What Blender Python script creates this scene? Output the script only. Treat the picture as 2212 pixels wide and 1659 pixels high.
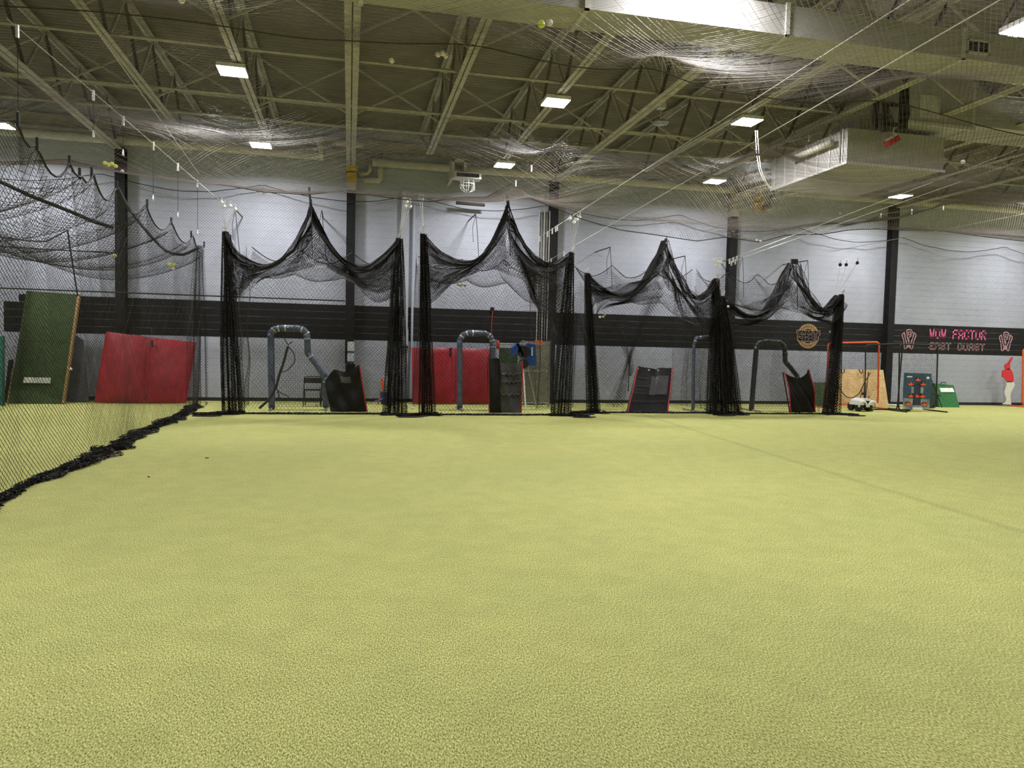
import bpy, math, random
import numpy as np
from mathutils import Vector

# ---------------------------------------------------------------- camera, world, exposure
FPX, YAW, PITCH, ROLL, EYE, WALL_Y = 1563.0, 0.22274, -0.049466, 0.02266, 1.693, 21.978
IW, IH = 2212.0, 1659.0
sc = bpy.context.scene
for o in list(bpy.data.objects): bpy.data.objects.remove(o)

_f = np.array([math.sin(YAW)*math.cos(PITCH), math.cos(YAW)*math.cos(PITCH), math.sin(PITCH)])
_r = np.array([math.cos(YAW), -math.sin(YAW), 0.0]); _u = np.cross(_r, _f)
_c, _s = math.cos(ROLL), math.sin(ROLL)
_r, _u = _c*_r+_s*_u, -_s*_r+_c*_u
cam_d = bpy.data.cameras.new('camera'); cam = bpy.data.objects.new('camera', cam_d)
sc.collection.objects.link(cam); sc.camera = cam
from mathutils import Matrix
cam.matrix_world = Matrix([[_r[0], _u[0], -_f[0], 0], [_r[1], _u[1], -_f[1], 0], [_r[2], _u[2], -_f[2], EYE], [0, 0, 0, 1]])
cam_d.sensor_fit = 'HORIZONTAL'; cam_d.sensor_width = 36; cam_d.lens = 36*FPX/IW
cam_d.clip_start = 0.05; cam_d.clip_end = 200

sc.view_settings.view_transform = 'Standard'; sc.view_settings.look = 'None'
sc.view_settings.exposure = 0.0; sc.view_settings.gamma = 1.0; sc.view_settings.use_curve_mapping = False
LAMP_W = 196.0          # watts of each ceiling lamp
LAMP_COL = (0.985, 0.975, 0.985)
w = bpy.data.worlds.new('world'); sc.world = w; w.use_nodes = True
w.node_tree.nodes['Background'].inputs[0].default_value = (0.8, 0.9, 1.0, 1)
w.node_tree.nodes['Background'].inputs[1].default_value = 0.02
sc.cycles.transparent_max_bounces = 24
sc.cycles.max_bounces = 6; sc.cycles.diffuse_bounces = 4

rng = np.random.default_rng(7); random.seed(7)

def ray(px, py): return _f + _r*((px-IW/2)/FPX) - _u*((py-IH/2)/FPX)
def onY(px, py, Y): d = ray(px, py); return np.array([0, 0, EYE]) + d*(Y/d[1])
def onZ(px, py, Z): d = ray(px, py); return np.array([0, 0, EYE]) + d*((Z-EYE)/d[2])
def onX(px, py, X): d = ray(px, py); return np.array([0, 0, EYE]) + d*(X/d[0])
def PY(pts, Y): return [onY(a, b, Y) for a, b in pts]

# ---------------------------------------------------------------- materials
def mat(name, col, rough=0.6, metal=0.0, var=0.0, scale=8.0, bump=0.0, bscale=60.0, col2=None, emit=0.0, trans=0.0, spec=0.5, coat=0.0):
    m = bpy.data.materials.new(name); m.use_nodes = True
    nt = m.node_tree; N = nt.nodes; L = nt.links; b = N['Principled BSDF']
    b.inputs['Base Color'].default_value = (*col, 1); b.inputs['Roughness'].default_value = rough
    b.inputs['Metallic'].default_value = metal; b.inputs['Specular IOR Level'].default_value = spec
    b.inputs['Coat Weight'].default_value = coat
    tc = N.new('ShaderNodeTexCoord')
    if var > 0 or col2:
        n = N.new('ShaderNodeTexNoise'); n.inputs['Scale'].default_value = scale; n.inputs['Detail'].default_value = 5
        L.new(tc.outputs['Object'], n.inputs['Vector'])
        r = N.new('ShaderNodeValToRGB'); r.color_ramp.elements[0].position = 0.35; r.color_ramp.elements[1].position = 0.68
        c2 = col2 or tuple(c*(1-var) for c in col)
        r.color_ramp.elements[0].color = (*c2, 1); r.color_ramp.elements[1].color = (*[min(1, c*(1+var*0.4)) for c in col], 1)
        L.new(n.outputs['Fac'], r.inputs['Fac']); L.new(r.outputs['Color'], b.inputs['Base Color'])
    if bump > 0:
        n2 = N.new('ShaderNodeTexNoise'); n2.inputs['Scale'].default_value = bscale; n2.inputs['Detail'].default_value = 4
        L.new(tc.outputs['Object'], n2.inputs['Vector'])
        bp = N.new('ShaderNodeBump'); bp.inputs['Strength'].default_value = bump; bp.inputs['Distance'].default_value = 0.02
        L.new(n2.outputs['Fac'], bp.inputs['Height']); L.new(bp.outputs['Normal'], b.inputs['Normal'])
    if emit > 0:
        b.inputs['Emission Color'].default_value = (*LAMP_COL, 1); b.inputs['Emission Strength'].default_value = emit
    if trans > 0:
        t = N.new('ShaderNodeBsdfTranslucent'); t.inputs['Color'].default_value = (*col, 1)
        mx = N.new('ShaderNodeMixShader'); mx.inputs['Fac'].default_value = trans
        out = N['Material Output']
        L.new(b.outputs['BSDF'], mx.inputs[1]); L.new(t.outputs['BSDF'], mx.inputs[2]); L.new(mx.outputs['Shader'], out.inputs['Surface'])
    return m

M = {}
M['net_black'] = mat('net_black', (0.014, 0.012, 0.0115), 0.5, var=0.4, scale=3, trans=0.1, spec=0.3)
M['net_grey'] = mat('net_grey', (0.06, 0.057, 0.055), 0.5, var=0.3, scale=3, trans=0.3)
M['net_roof'] = mat('net_roof', (0.17, 0.145, 0.125), 0.55, var=0.3, scale=2, trans=0.5, spec=0.4)
M['rope'] = mat('rope', (0.02, 0.02, 0.02), 0.7, var=0.3, scale=40)
M['cable'] = mat('cable', (0.62, 0.6, 0.55), 0.4, 0.3, var=0.2, scale=30)
M['clip'] = mat('clip', (0.75, 0.75, 0.74), 0.3, 0.4, var=0.2, scale=60)
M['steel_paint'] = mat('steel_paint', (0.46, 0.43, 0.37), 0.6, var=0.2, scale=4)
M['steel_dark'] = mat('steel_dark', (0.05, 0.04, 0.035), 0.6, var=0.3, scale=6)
M['deck'] = mat('deck', (0.22, 0.20, 0.175), 0.7, var=0.2, scale=1.5)
M['pipe'] = mat('pipe', (0.62, 0.59, 0.50), 0.6, var=0.15, scale=5, bump=0.1)
M['yellow'] = mat('yellow', (0.62, 0.42, 0.03), 0.55, var=0.3, scale=9)
M['black_paint'] = mat('black_paint', (0.013, 0.0125, 0.0145), 0.6, var=0.25, scale=4, spec=0.25)
M['wall_paint'] = mat('wall_paint', (0.50, 0.52, 0.60), 0.75, var=0.10, scale=0.7, bump=0.25, bscale=35)
M['mortar_light'] = mat('mortar_light', (0.42, 0.42, 0.42), 0.8, col2=(0.015, 0.015, 0.016), scale=1.3)
M['wall_dark'] = mat('wall_dark', (0.30, 0.30, 0.31), 0.8, var=0.15, scale=1, bump=0.2, bscale=35)
M['duct'] = mat('duct', (0.46, 0.44, 0.42), 0.55, 0.1, var=0.12, scale=3)
M['duct_seam'] = mat('duct_seam', (0.72, 0.70, 0.66), 0.4, 0.3, var=0.1, scale=10)
M['dark_void'] = mat('dark_void', (0.02, 0.02, 0.02), 0.9, var=0.2)
M['navy'] = mat('navy', (0.085, 0.105, 0.16), 0.35, var=0.3, scale=7, bump=0.5, bscale=25, coat=0.2)
M['navy_dark'] = mat('navy_dark', (0.022, 0.026, 0.04), 0.4, var=0.3, scale=7, bump=0.5, bscale=25, coat=0.2)
M['tape'] = mat('tape', (0.5, 0.52, 0.55), 0.3, 0.3, var=0.1)
M['red_vinyl'] = mat('red_vinyl', (0.40, 0.018, 0.03), 0.38, var=0.2, scale=3, bump=0.15, bscale=9)
M['red_trim'] = mat('red_trim', (0.50, 0.03, 0.035), 0.5, var=0.2)
M['black_vinyl'] = mat('black_vinyl', (0.008, 0.008, 0.009), 0.5, var=0.3, scale=5, bump=0.3, bscale=7, spec=0.25)
M['grey_vinyl'] = mat('grey_vinyl', (0.068, 0.064, 0.070), 0.38, var=0.3, scale=4, bump=0.4, bscale=6, spec=0.4)
M['mound_green'] = mat('mound_green', (0.055, 0.085, 0.03), 0.9, var=0.3, scale=14, bump=0.5, bscale=90)
M['mound_green2'] = mat('mound_green2', (0.03, 0.17, 0.04), 0.85, var=0.25, scale=14, bump=0.5, bscale=90)
M['wood'] = mat('wood', (0.40, 0.24, 0.09), 0.7, var=0.3, scale=20)
M['plywood'] = mat('plywood', (0.78, 0.56, 0.27), 0.65, col2=(0.62, 0.40, 0.16), scale=2.5, bump=0.1)
M['white'] = mat('white', (0.80, 0.80, 0.78), 0.5, var=0.08)
M['ball_white'] = mat('ball_white', (0.80, 0.78, 0.72), 0.5, var=0.1, scale=30)
M['ball_yellow'] = mat('ball_yellow', (0.72, 0.75, 0.06), 0.55, var=0.15, scale=30)
M['stitch'] = mat('stitch', (0.5, 0.05, 0.04), 0.7, var=0.1)
M['galv'] = mat('galv', (0.45, 0.45, 0.44), 0.35, 0.7, var=0.25, scale=12)
M['blue_plastic'] = mat('blue_plastic', (0.02, 0.08, 0.32), 0.35, var=0.2, scale=9)
M['cabinet'] = mat('cabinet', (0.28, 0.26, 0.22), 0.6, var=0.25, scale=5)
M['green_dark'] = mat('green_dark', (0.02, 0.06, 0.03), 0.7, var=0.3)
M['orange'] = mat('orange', (0.80, 0.12, 0.03), 0.4, var=0.15, scale=9)
M['orange_led'] = mat('orange_led', (0.80, 0.18, 0.05), 0.4, var=0.1)
M['tarp_grey'] = mat('tarp_grey', (0.10, 0.10, 0.11), 0.6, var=0.3, scale=3, bump=0.3, bscale=8)
M['teal'] = mat('teal', (0.01, 0.16, 0.12), 0.7, var=0.3)
M['banner_blue'] = mat('banner_blue', (0.03, 0.07, 0.13), 0.45, var=0.25, scale=5, bump=0.2, bscale=9)
M['banner_grey'] = mat('banner_grey', (0.40, 0.42, 0.44), 0.45, col2=(0.10, 0.12, 0.15), scale=4)
M['pink'] = mat('pink', (0.98, 0.17, 0.40), 0.5, var=0.05)
M['pink_pale'] = mat('pink_pale', (0.90, 0.52, 0.58), 0.5, var=0.08)
M['letter_dark'] = mat('letter_dark', (0.07, 0.035, 0.045), 0.5, var=0.1)
M['tan_logo'] = mat('tan_logo', (0.60, 0.37, 0.16), 0.5, var=0.15, scale=20)
M['navy_logo'] = mat('navy_logo', (0.015, 0.022, 0.06), 0.5, var=0.1)
M['cut_red'] = mat('cut_red', (0.66, 0.035, 0.05), 0.5, var=0.08)
M['cut_white'] = mat('cut_white', (0.72, 0.70, 0.66), 0.55, var=0.08)
M['lamp_glow'] = mat('lamp_glow', (1, 1, 1), 0.5, emit=30.0, var=0.02)
M['rubber'] = mat('rubber', (0.012, 0.012, 0.013), 0.6, var=0.3)
M['baseboard'] = mat('baseboard', (0.02, 0.02, 0.022), 0.6, var=0.3)
M['red_cord'] = mat('red_cord', (0.5, 0.06, 0.05), 0.5, var=0.1)

def turf():
    m = bpy.data.materials.new('turf'); m.use_nodes = True
    nt = m.node_tree; N = nt.nodes; L = nt.links; b = N['Principled BSDF']
    tc = N.new('ShaderNodeTexCoord')
    def noise(sc_, det, dist=0.0):
        n = N.new('ShaderNodeTexNoise'); n.inputs['Scale'].default_value = sc_; n.inputs['Detail'].default_value = det
        n.inputs['Distortion'].default_value = dist; L.new(tc.outputs['Object'], n.inputs['Vector']); return n
    n1 = N.new('ShaderNodeTexNoise'); n1.inputs['Scale'].default_value = 1.0; n1.inputs['Detail'].default_value = 6; n1.inputs['Roughness'].default_value = 0.65
    mp_ = N.new('ShaderNodeMapping'); mp_.inputs['Rotation'].default_value = (0, 0, 0.5); mp_.inputs['Scale'].default_value = (150, 62, 60)
    L.new(tc.outputs['Object'], mp_.inputs['Vector']); L.new(mp_.outputs['Vector'], n1.inputs['Vector'])
    n2 = noise(0.35, 3); n3 = noise(5, 4)
    r1 = N.new('ShaderNodeValToRGB'); e = r1.color_ramp.elements
    e[0].position = 0.36; e[0].color = (0.15, 0.155, 0.035, 1); e[1].position = 0.64; e[1].color = (0.99, 0.98, 0.46, 1)
    mid = e.new(0.5); mid.color = (0.575, 0.59, 0.195, 1)
    L.new(n1.outputs['Fac'], r1.inputs['Fac'])
    mx = N.new('ShaderNodeMix'); mx.data_type = 'RGBA'; mx.blend_type = 'MULTIPLY'; mx.inputs[0].default_value = 1
    r2 = N.new('ShaderNodeValToRGB'); r2.color_ramp.elements[0].position = 0.3; r2.color_ramp.elements[1].position = 0.7
    r2.color_ramp.elements[0].color = (0.95, 0.96, 0.93, 1); r2.color_ramp.elements[1].color = (1.06, 1.03, 1.0, 1)
    L.new(n2.outputs['Fac'], r2.inputs['Fac'])
    L.new(r1.outputs['Color'], mx.inputs[6]); L.new(r2.outputs['Color'], mx.inputs[7])
    mx2 = N.new('ShaderNodeMix'); mx2.data_type = 'RGBA'; mx2.blend_type = 'MULTIPLY'; mx2.inputs[0].default_value = 1
    r3 = N.new('ShaderNodeValToRGB'); r3.color_ramp.elements[0].position = 0.35; r3.color_ramp.elements[1].position = 0.65
    r3.color_ramp.elements[0].color = (0.94, 0.95, 0.93, 1); r3.color_ramp.elements[1].color = (1.04, 1.04, 1.03, 1)
    L.new(n3.outputs['Fac'], r3.inputs['Fac'])
    L.new(mx.outputs[2], mx2.inputs[6]); L.new(r3.outputs['Color'], mx2.inputs[7])
    # seam between two rolls of turf: a straight join in the pile
    a = onZ(1420, 905, 0); c = onZ(2212, 1150, 0)
    d = (c-a)[:2]; d = d/np.linalg.norm(d); nn = np.array([-d[1], d[0]]); off = float(a[:2] @ nn)
    sep = N.new('ShaderNodeSeparateXYZ'); geo = N.new('ShaderNodeNewGeometry'); L.new(geo.outputs['Position'], sep.inputs[0])
    def mth(op, x, y=None):
        q = N.new('ShaderNodeMath'); q.operation = op
        for i, v in enumerate((x, y)):
            if v is None: continue
            if isinstance(v, (int, float)): q.inputs[i].default_value = v
            else: L.new(v, q.inputs[i])
        return q.outputs[0]
    dist = mth('ABSOLUTE', mth('SUBTRACT', mth('ADD', mth('MULTIPLY', sep.outputs[0], float(nn[0])), mth('MULTIPLY', sep.outputs[1], float(nn[1]))), off))
    mr = N.new('ShaderNodeMapRange'); mr.inputs['From Min'].default_value = 0.0; mr.inputs['From Max'].default_value = 0.11
    mr.inputs['To Min'].default_value = 0.84; mr.inputs['To Max'].default_value = 1.0
    L.new(dist, mr.inputs['Value'])
    mx3 = N.new('ShaderNodeMix'); mx3.data_type = 'RGBA'; mx3.blend_type = 'MULTIPLY'; mx3.inputs[0].default_value = 1
    L.new(mx2.outputs[2], mx3.inputs[6]); L.new(mr.outputs[0], mx3.inputs[7])
    L.new(mx3.outputs[2], b.inputs['Base Color'])
    b.inputs['Roughness'].default_value = 0.85; b.inputs['Specular IOR Level'].default_value = 0.15
    bp = N.new('ShaderNodeBump'); bp.inputs['Strength'].default_value = 0.9; bp.inputs['Distance'].default_value = 0.02
    L.new(n1.outputs['Fac'], bp.inputs['Height']); L.new(bp.outputs['Normal'], b.inputs['Normal'])
    return m
M['turf'] = turf()

# ---------------------------------------------------------------- mesh helpers
def wloc(o):
    v = Vector((0, 0, 0))
    while o is not None: v = v + o.location; o = o.parent
    return v

class MB:
    def __init__(s): s.v = []; s.f = []
    def add(s, vs, fs):
        n = len(s.v); s.v += [tuple(float(c) for c in x) for x in vs]; s.f += [tuple(i+n for i in q) for q in fs]; return s
    def box(s, lo, hi):
        (x0, y0, z0), (x1, y1, z1) = lo, hi
        vs = [(x0,y0,z0),(x1,y0,z0),(x1,y1,z0),(x0,y1,z0),(x0,y0,z1),(x1,y0,z1),(x1,y1,z1),(x0,y1,z1)]
        return s.add(vs, [(0,3,2,1),(4,5,6,7),(0,1,5,4),(1,2,6,5),(2,3,7,6),(3,0,4,7)])
    def bar(s, p, q, w, h, up=(0, 0, 1)):
        p = np.array(p, float); q = np.array(q, float); d = q-p; d /= np.linalg.norm(d)
        u = np.array(up, float); a = np.cross(d, u)
        if np.linalg.norm(a) < 1e-4: a = np.cross(d, (1, 0, 0))
        a /= np.linalg.norm(a); b = np.cross(a, d)
        vs = [e+a*sx*w/2+b*sy*h/2 for e in (p, q) for sx, sy in ((-1,-1),(1,-1),(1,1),(-1,1))]
        return s.add(vs, [(0,1,2,3),(7,6,5,4),(0,4,5,1),(1,5,6,2),(2,6,7,3),(3,7,4,0)])
    def tube(s, pts, r, n=8, closed=False, rr=None):
        P = [np.array(p, float) for p in pts]; m = len(P); vs = []; fs = []
        ref = None
        for i in range(m):
            if closed: d = P[(i+1) % m]-P[i-1]
            else: d = P[min(i+1, m-1)]-P[max(i-1, 0)]
            d = d/(np.linalg.norm(d)+1e-9)
            if ref is None:
                ref = np.cross(d, (0, 0, 1)) if abs(d[2]) < 0.9 else np.cross(d, (0, 1, 0))
            a = ref-d*(ref @ d); a /= (np.linalg.norm(a)+1e-9); ref = a; b = np.cross(d, a)
            R = rr[i] if rr is not None else r
            for k in range(n):
                t = 2*math.pi*k/n; vs.append(P[i]+R*(math.cos(t)*a+math.sin(t)*b))
        for i in range(m if closed else m-1):
            j = (i+1) % m
            for k in range(n): fs.append((i*n+k, i*n+(k+1) % n, j*n+(k+1) % n, j*n+k))
        if not closed: fs.append(tuple(range(n))[::-1]); fs.append(tuple((m-1)*n+k for k in range(n)))
        return s.add(vs, fs)
    def sphere(s, c, r, n=10, m=7, sc_=(1, 1, 1)):
        vs = [(c[0], c[1], c[2]+r*sc_[2])]; fs = []
        for j in range(1, m):
            for k in range(n):
                th = math.pi*j/m; ph = 2*math.pi*k/n
                vs.append((c[0]+r*sc_[0]*math.sin(th)*math.cos(ph), c[1]+r*sc_[1]*math.sin(th)*math.sin(ph), c[2]+r*sc_[2]*math.cos(th)))
        vs.append((c[0], c[1], c[2]-r*sc_[2])); L = len(vs)-1
        for k in range(n):
            fs.append((0, 1+k, 1+(k+1) % n)); fs.append((L, L-n+(k+1) % n, L-n+k))
            for j in range(m-2): fs.append((1+j*n+k, 1+(j+1)*n+k, 1+(j+1)*n+(k+1) % n, 1+j*n+(k+1) % n))
        return s.add(vs, fs)
    def prism(s, poly, off):          # poly: 3D outline, off: extrusion vector
        n = len(poly); off = np.array(off, float); P = [np.array(p, float) for p in poly]
        return s.add(P+[p+off for p in P], [tuple(range(n))[::-1], tuple(range(n, 2*n))]+[(i, (i+1) % n, n+(i+1) % n, n+i) for i in range(n)])
    def lathe(s, c, prof, n=14, axis=2):
        vs = []; fs = []; m = len(prof)
        for r_, h_ in prof:
            for k in range(n):
                t = 2*math.pi*k/n; v = [r_*math.cos(t), r_*math.sin(t), h_]
                if axis == 1: v = [v[0], v[2], v[1]]
                if axis == 0: v = [v[2], v[0], v[1]]
                vs.append((c[0]+v[0], c[1]+v[1], c[2]+v[2]))
        for i in range(m-1):
            for k in range(n): fs.append((i*n+k, i*n+(k+1) % n, (i+1)*n+(k+1) % n, (i+1)*n+k))
        fs.append(tuple(range(n))[::-1]); fs.append(tuple((m-1)*n+k for k in range(n)))
        return s.add(vs, fs)
    def grid(s, P, thick=None):        # P: [nu,nv,3]
        nu, nv = P.shape[:2]
        return s.add(P.reshape(-1, 3), [(i*nv+j, (i+1)*nv+j, (i+1)*nv+j+1, i*nv+j+1) for i in range(nu-1) for j in range(nv-1)])

def tag(o, label=None, cat=None, group=None, kind=None):
    if label: o['label'] = label
    if cat: o['category'] = cat
    if group: o['group'] = group
    if kind: o['kind'] = kind
    return o
def empty(name, loc, label=None, cat=None, group=None):
    o = bpy.data.objects.new(name, None); sc.collection.objects.link(o); o.location = Vector([float(c) for c in loc])
    o.empty_display_size = 0.1
    return tag(o, label, cat, group)
def obj(name, mb, material, parent=None, smooth=False, kind=None, label=None):
    if parent is not None: org = np.array(wloc(parent))
    else:
        A = np.array(mb.v); lo, hi = A.min(0), A.max(0); org = np.array([(lo[0]+hi[0])/2, (lo[1]+hi[1])/2, lo[2]])
    me = bpy.data.meshes.new(name)
    me.from_pydata([tuple(np.array(v)-org) for v in mb.v], [], mb.f); me.update()
    me.materials.append(M[material] if isinstance(material, str) else material)
    if smooth: me.polygons.foreach_set('use_smooth', [True]*len(me.polygons))
    o = bpy.data.objects.new(name, me); sc.collection.objects.link(o)
    if parent is not None: o.parent = parent
    else: o.location = Vector([float(c) for c in org])
    return tag(o, label, None, None, kind)
def copy_tree(o, parent=None):
    c = o.copy(); sc.collection.objects.link(c); c.parent = parent
    for ch in list(o.children):
        copy_tree(ch, c)
    return c

def net_obj(name, sheets, width, material, parent, twist=1.0, seed=1, square=False, kind='stuff'):
    """strands of knotted netting: every edge of the node grid P[nu,nv,3] is a thin strip of twine"""
    g = np.random.default_rng(seed); A = []; 
    org = np.array(wloc(parent)) if parent is not None else None
    for P in sheets:
        P = np.asarray(P, float)
        gu = np.gradient(P, axis=0); gv = np.gradient(P, axis=1); nrm = np.cross(gu, gv)
        nrm /= (np.linalg.norm(nrm, axis=2, keepdims=True)+1e-9)
        nu, nv = P.shape[:2]
        if square:
            es = [(P[:-1, :], P[1:, :], nrm[:-1, :]), (P[:, :-1], P[:, 1:], nrm[:, :-1])]
            es = [tuple(x.reshape(-1, 3) for x in e) for e in es]
        else:
            I, J = np.meshgrid(np.arange(nu-1), np.arange(nv-1), indexing='ij'); ev = ((I+J) % 2 == 0)
            a = np.where(ev[..., None], P[:-1, :-1], P[1:, :-1]); b = np.where(ev[..., None], P[1:, 1:], P[:-1, 1:])
            es = [(a.reshape(-1, 3), b.reshape(-1, 3), nrm[:-1, :-1].reshape(-1, 3))]
            # every strand keeps its own roll along its length
            ph = g.uniform(-0.3, 0.3, 4*(nu+nv)); T = np.where(ev, 0.7+ph[(I-J)//2+nv], -0.7+ph[(I+J)//2+2*(nu+nv)]).reshape(-1, 1)
        for a, b, n in es:
            d = b-a; ln = np.linalg.norm(d, axis=1, keepdims=True); ok = ln[:, 0] > 1e-4
            a, b, n, d, ln = a[ok], b[ok], n[ok], d[ok], ln[ok]; d = d/ln
            s_ = np.cross(n, d); s_ /= (np.linalg.norm(s_, axis=1, keepdims=True)+1e-9)
            t = (g.uniform(-1.2, 1.2, (len(a), 1)) if square else T[ok]+g.uniform(-0.12, 0.12, (len(a), 1)))*twist
            wv = (np.cos(t)*s_+np.sin(t)*n)*width/2
            A.append(np.stack([a-wv, a+wv, b+wv, b-wv], 1))
    Q = np.concatenate(A, 0); V = Q.reshape(-1, 3)
    if org is None: lo, hi = V.min(0), V.max(0); org = np.array([(lo[0]+hi[0])/2, (lo[1]+hi[1])/2, lo[2]]); setloc = True
    else: setloc = False
    V = V-org; nq = len(Q)
    me = bpy.data.meshes.new(name); me.vertices.add(nq*4); me.vertices.foreach_set('co', V.astype(np.float32).ravel())
    me.loops.add(nq*4); me.loops.foreach_set('vertex_index', np.arange(nq*4, dtype=np.int32))
    me.polygons.add(nq); me.polygons.foreach_set('loop_start', np.arange(0, nq*4, 4, dtype=np.int32))
    me.update(calc_edges=True)
    me.materials.append(M[material]); o = bpy.data.objects.new(name, me); sc.collection.objects.link(o)
    if parent is not None: o.parent = parent
    elif setloc: o.location = Vector([float(c) for c in org])
    if kind: o['kind'] = kind
    return o

def wob(u, v, k=3.0, seed=0, n=5):
    g = np.random.default_rng(seed); out = 0
    for i in range(n):
        a, b = g.normal(0, k, 2); out = out+np.sin(a*u+b*v+g.uniform(0, 6.28))/n
    return out
def interp_pts(pts, n):
    P = np.array(pts, float); t = np.concatenate([[0], np.cumsum(np.linalg.norm(np.diff(P, axis=0), axis=1))]); t /= t[-1]
    s_ = np.linspace(0, 1, n)
    # smooth (Catmull-like) through cosine-free cubic: resample then blur
    Q = np.stack([np.interp(np.linspace(0, 1, 200), t, P[:, k]) for k in range(P.shape[1])], 1)
    ker = np.ones(13)/13
    for _ in range(2):
        Qp = np.concatenate([2*Q[:1]-Q[1:7][::-1], Q, 2*Q[-1:]-Q[-7:-1][::-1]], 0)
        Q = np.stack([np.convolve(Qp[:, k], ker, 'valid') for k in range(P.shape[1])], 1)
    return np.stack([np.interp(s_, np.linspace(0, 1, 200), Q[:, k]) for k in range(P.shape[1])], 1)

# ---------------------------------------------------------------- setting
X0, X1, Y0, Y1, ZC = -13.0, 33.0, -8.0, WALL_Y, 8.05
fl = MB(); fl.box((X0, Y0, -0.1), (X1, Y1+0.3, 0)); tag(obj('floor', fl, 'turf'), kind='structure')
# corrugated roof deck
dk = MB(); ys = np.arange(Y0, Y1+0.3, 0.16); prof = []
for y in ys: prof += [(y, ZC), (y+0.05, ZC), (y+0.075, ZC+0.045), (y+0.135, ZC+0.045)]
prof.append((ys[-1]+0.16, ZC)); n = len(prof)
dk.add([(X0, y, z) for y, z in prof]+[(X1, y, z) for y, z in prof], [(i, i+1, n+i+1, n+i) for i in range(n-1)])
tag(obj('ceiling', dk, 'deck'), kind='structure')

# block wall: one long course of blocks above another, joints recessed
wall = empty('wall_north', (0, WALL_Y, 0)); tag(wall, kind='structure')
bk = MB().box((X0, WALL_Y+0.012, 0), (X1, WALL_Y+0.25, ZC+0.1)); obj('block_backing', bk, 'wall_dark', wall)
bk = MB().box((float(onY(8, 680, WALL_Y)[0]), WALL_Y+0.004, 1.83), (X1, WALL_Y+0.012, 2.845)); obj('mortar', bk, 'mortar_light', wall)
CH = 0.2033; nc = int(ZC/CH)+1
for k in range(nc):
    z0, z1 = k*CH, min((k+1)*CH, ZC)
    band = 9 <= k < 14
    g = 0.011 if band else 0.005
    xs_ = X0
    if band:      # the black band stops in steps at its left end
        xs_ = float(onY(8 if k < 13 else 41, 680, WALL_Y)[0])
        obj('block_course', MB().box((X0, WALL_Y, z0+g/2), (xs_, WALL_Y+0.013, z1-g/2)), 'wall_paint', wall)
    obj('block_course', MB().box((xs_, WALL_Y, z0+g/2), (X1, WALL_Y+0.011, z1-g/2)), 'black_paint' if band else 'wall_paint', wall)
tag(obj('baseboard_north', MB().box((X0, WALL_Y-0.02, 0), (X1, WALL_Y, 0.10)), 'baseboard'), kind='structure')
tag(obj('wall_west', MB().box((X0-0.2, Y0, 0), (X0, Y1+0.3, ZC+0.1)), 'wall_paint'), kind='structure')
tag(obj('wall_east', MB().box((X1, Y0, 0), (X1+0.2, Y1+0.3, ZC+0.1)), 'wall_paint'), kind='structure')
tag(obj('wall_south', MB().box((X0, Y0-0.2, 0), (X1, Y0, ZC+0.1)), 'wall_paint'), kind='structure')

# ---------------------------------------------------------------- roof trusses
ZB = 6.80; ZT = 7.95; SP = 2.04
tl = {-5: 'far left roof truss crossing the top left corner', -4: 'second pale roof truss from the left edge', -3: 'roof truss resting on the leftmost black wall column', -2: 'roof truss between the left column and the upper left lamp',
      -1: 'roof truss carrying the two left lamps', 0: 'roof truss resting above the yellow collar left of centre', 1: 'roof truss next right of the yellow collared column', 2: 'roof truss carrying the two centre lamps',
      3: 'widest doubled roof truss right of the centre lamps', 4: 'roof truss carrying the lamp above the right cages', 5: 'roof truss passing left of the hanging air duct', 6: 'roof truss above the right yellow collar',
      7: 'roof truss hidden behind the hanging air duct', 8: 'roof truss ending by the far right lamp', 9: 'roof truss above the rightmost black column', 10: 'first roof truss right of the last column', 11: 'roof truss at the far right edge'}
for k in range(-5, 12):
    X = k*SP; col = (k % 3 == 0); ye = 21.6 if col else 19.6
    t = empty('roof_truss', (X, ye, ZB), 'pale painted steel open-web ' + tl[k], 'truss', 'roof trusses')
    wd = 0.11 if col else 0.075
    for s_ in (-1, 1):
        obj('bottom_chord', MB().box((X+s_*(0.015+wd/2)-wd/2, -2, ZB), (X+s_*(0.015+wd/2)+wd/2, ye, ZB+0.012)).box((X+s_*0.015-0.006, -2, ZB+0.012), (X+s_*0.015+0.006, ye, ZB+0.09)), 'steel_paint', t)
    obj('top_chord', MB().box((X-0.09, -2, ZT-0.01), (X+0.09, WALL_Y, ZT+0.005)).box((X-0.02, -2, ZT-0.09), (X+0.02, WALL_Y, ZT-0.01)), 'steel_paint', t)
    y = ye; up = True; i = 0
    while y > 3:
        y2 = y-0.95
        a = (X, y, ZB+0.03 if up else ZT-0.03); b = (X, y2, ZT-0.03 if up else ZB+0.03)
        obj('web_member', MB().bar(a, b, 0.05, 0.05), 'steel_dark' if i % 2 == 0 else 'steel_paint', t)  # every other web coloured dark: the shade on its flat, put into the colour
        y = y2; up = not up; i += 1
    obj('end_web', MB().bar((X, ye-0.05, ZB+0.03), (X, WALL_Y-0.05, ZT-0.05), 0.06, 0.06), 'steel_paint', t)
    if k < 11:
        for yb in (8.6, 12.6, 16.9):
            for za, zb in ((ZB+0.03, ZT-0.05), (ZT-0.05, ZB+0.03)):
                obj('cross_brace', MB().bar((X+0.03, yb, za), (X+SP-0.03, yb+0.02, zb), 0.035, 0.035), 'steel_paint', t)
pl = ['thin bridging pipe nearest the camera under the roof', 'thin bridging pipe passing behind the upper lamps', 'thin bridging pipe third from the camera', 'thin bridging pipe nearest the block wall']
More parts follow.
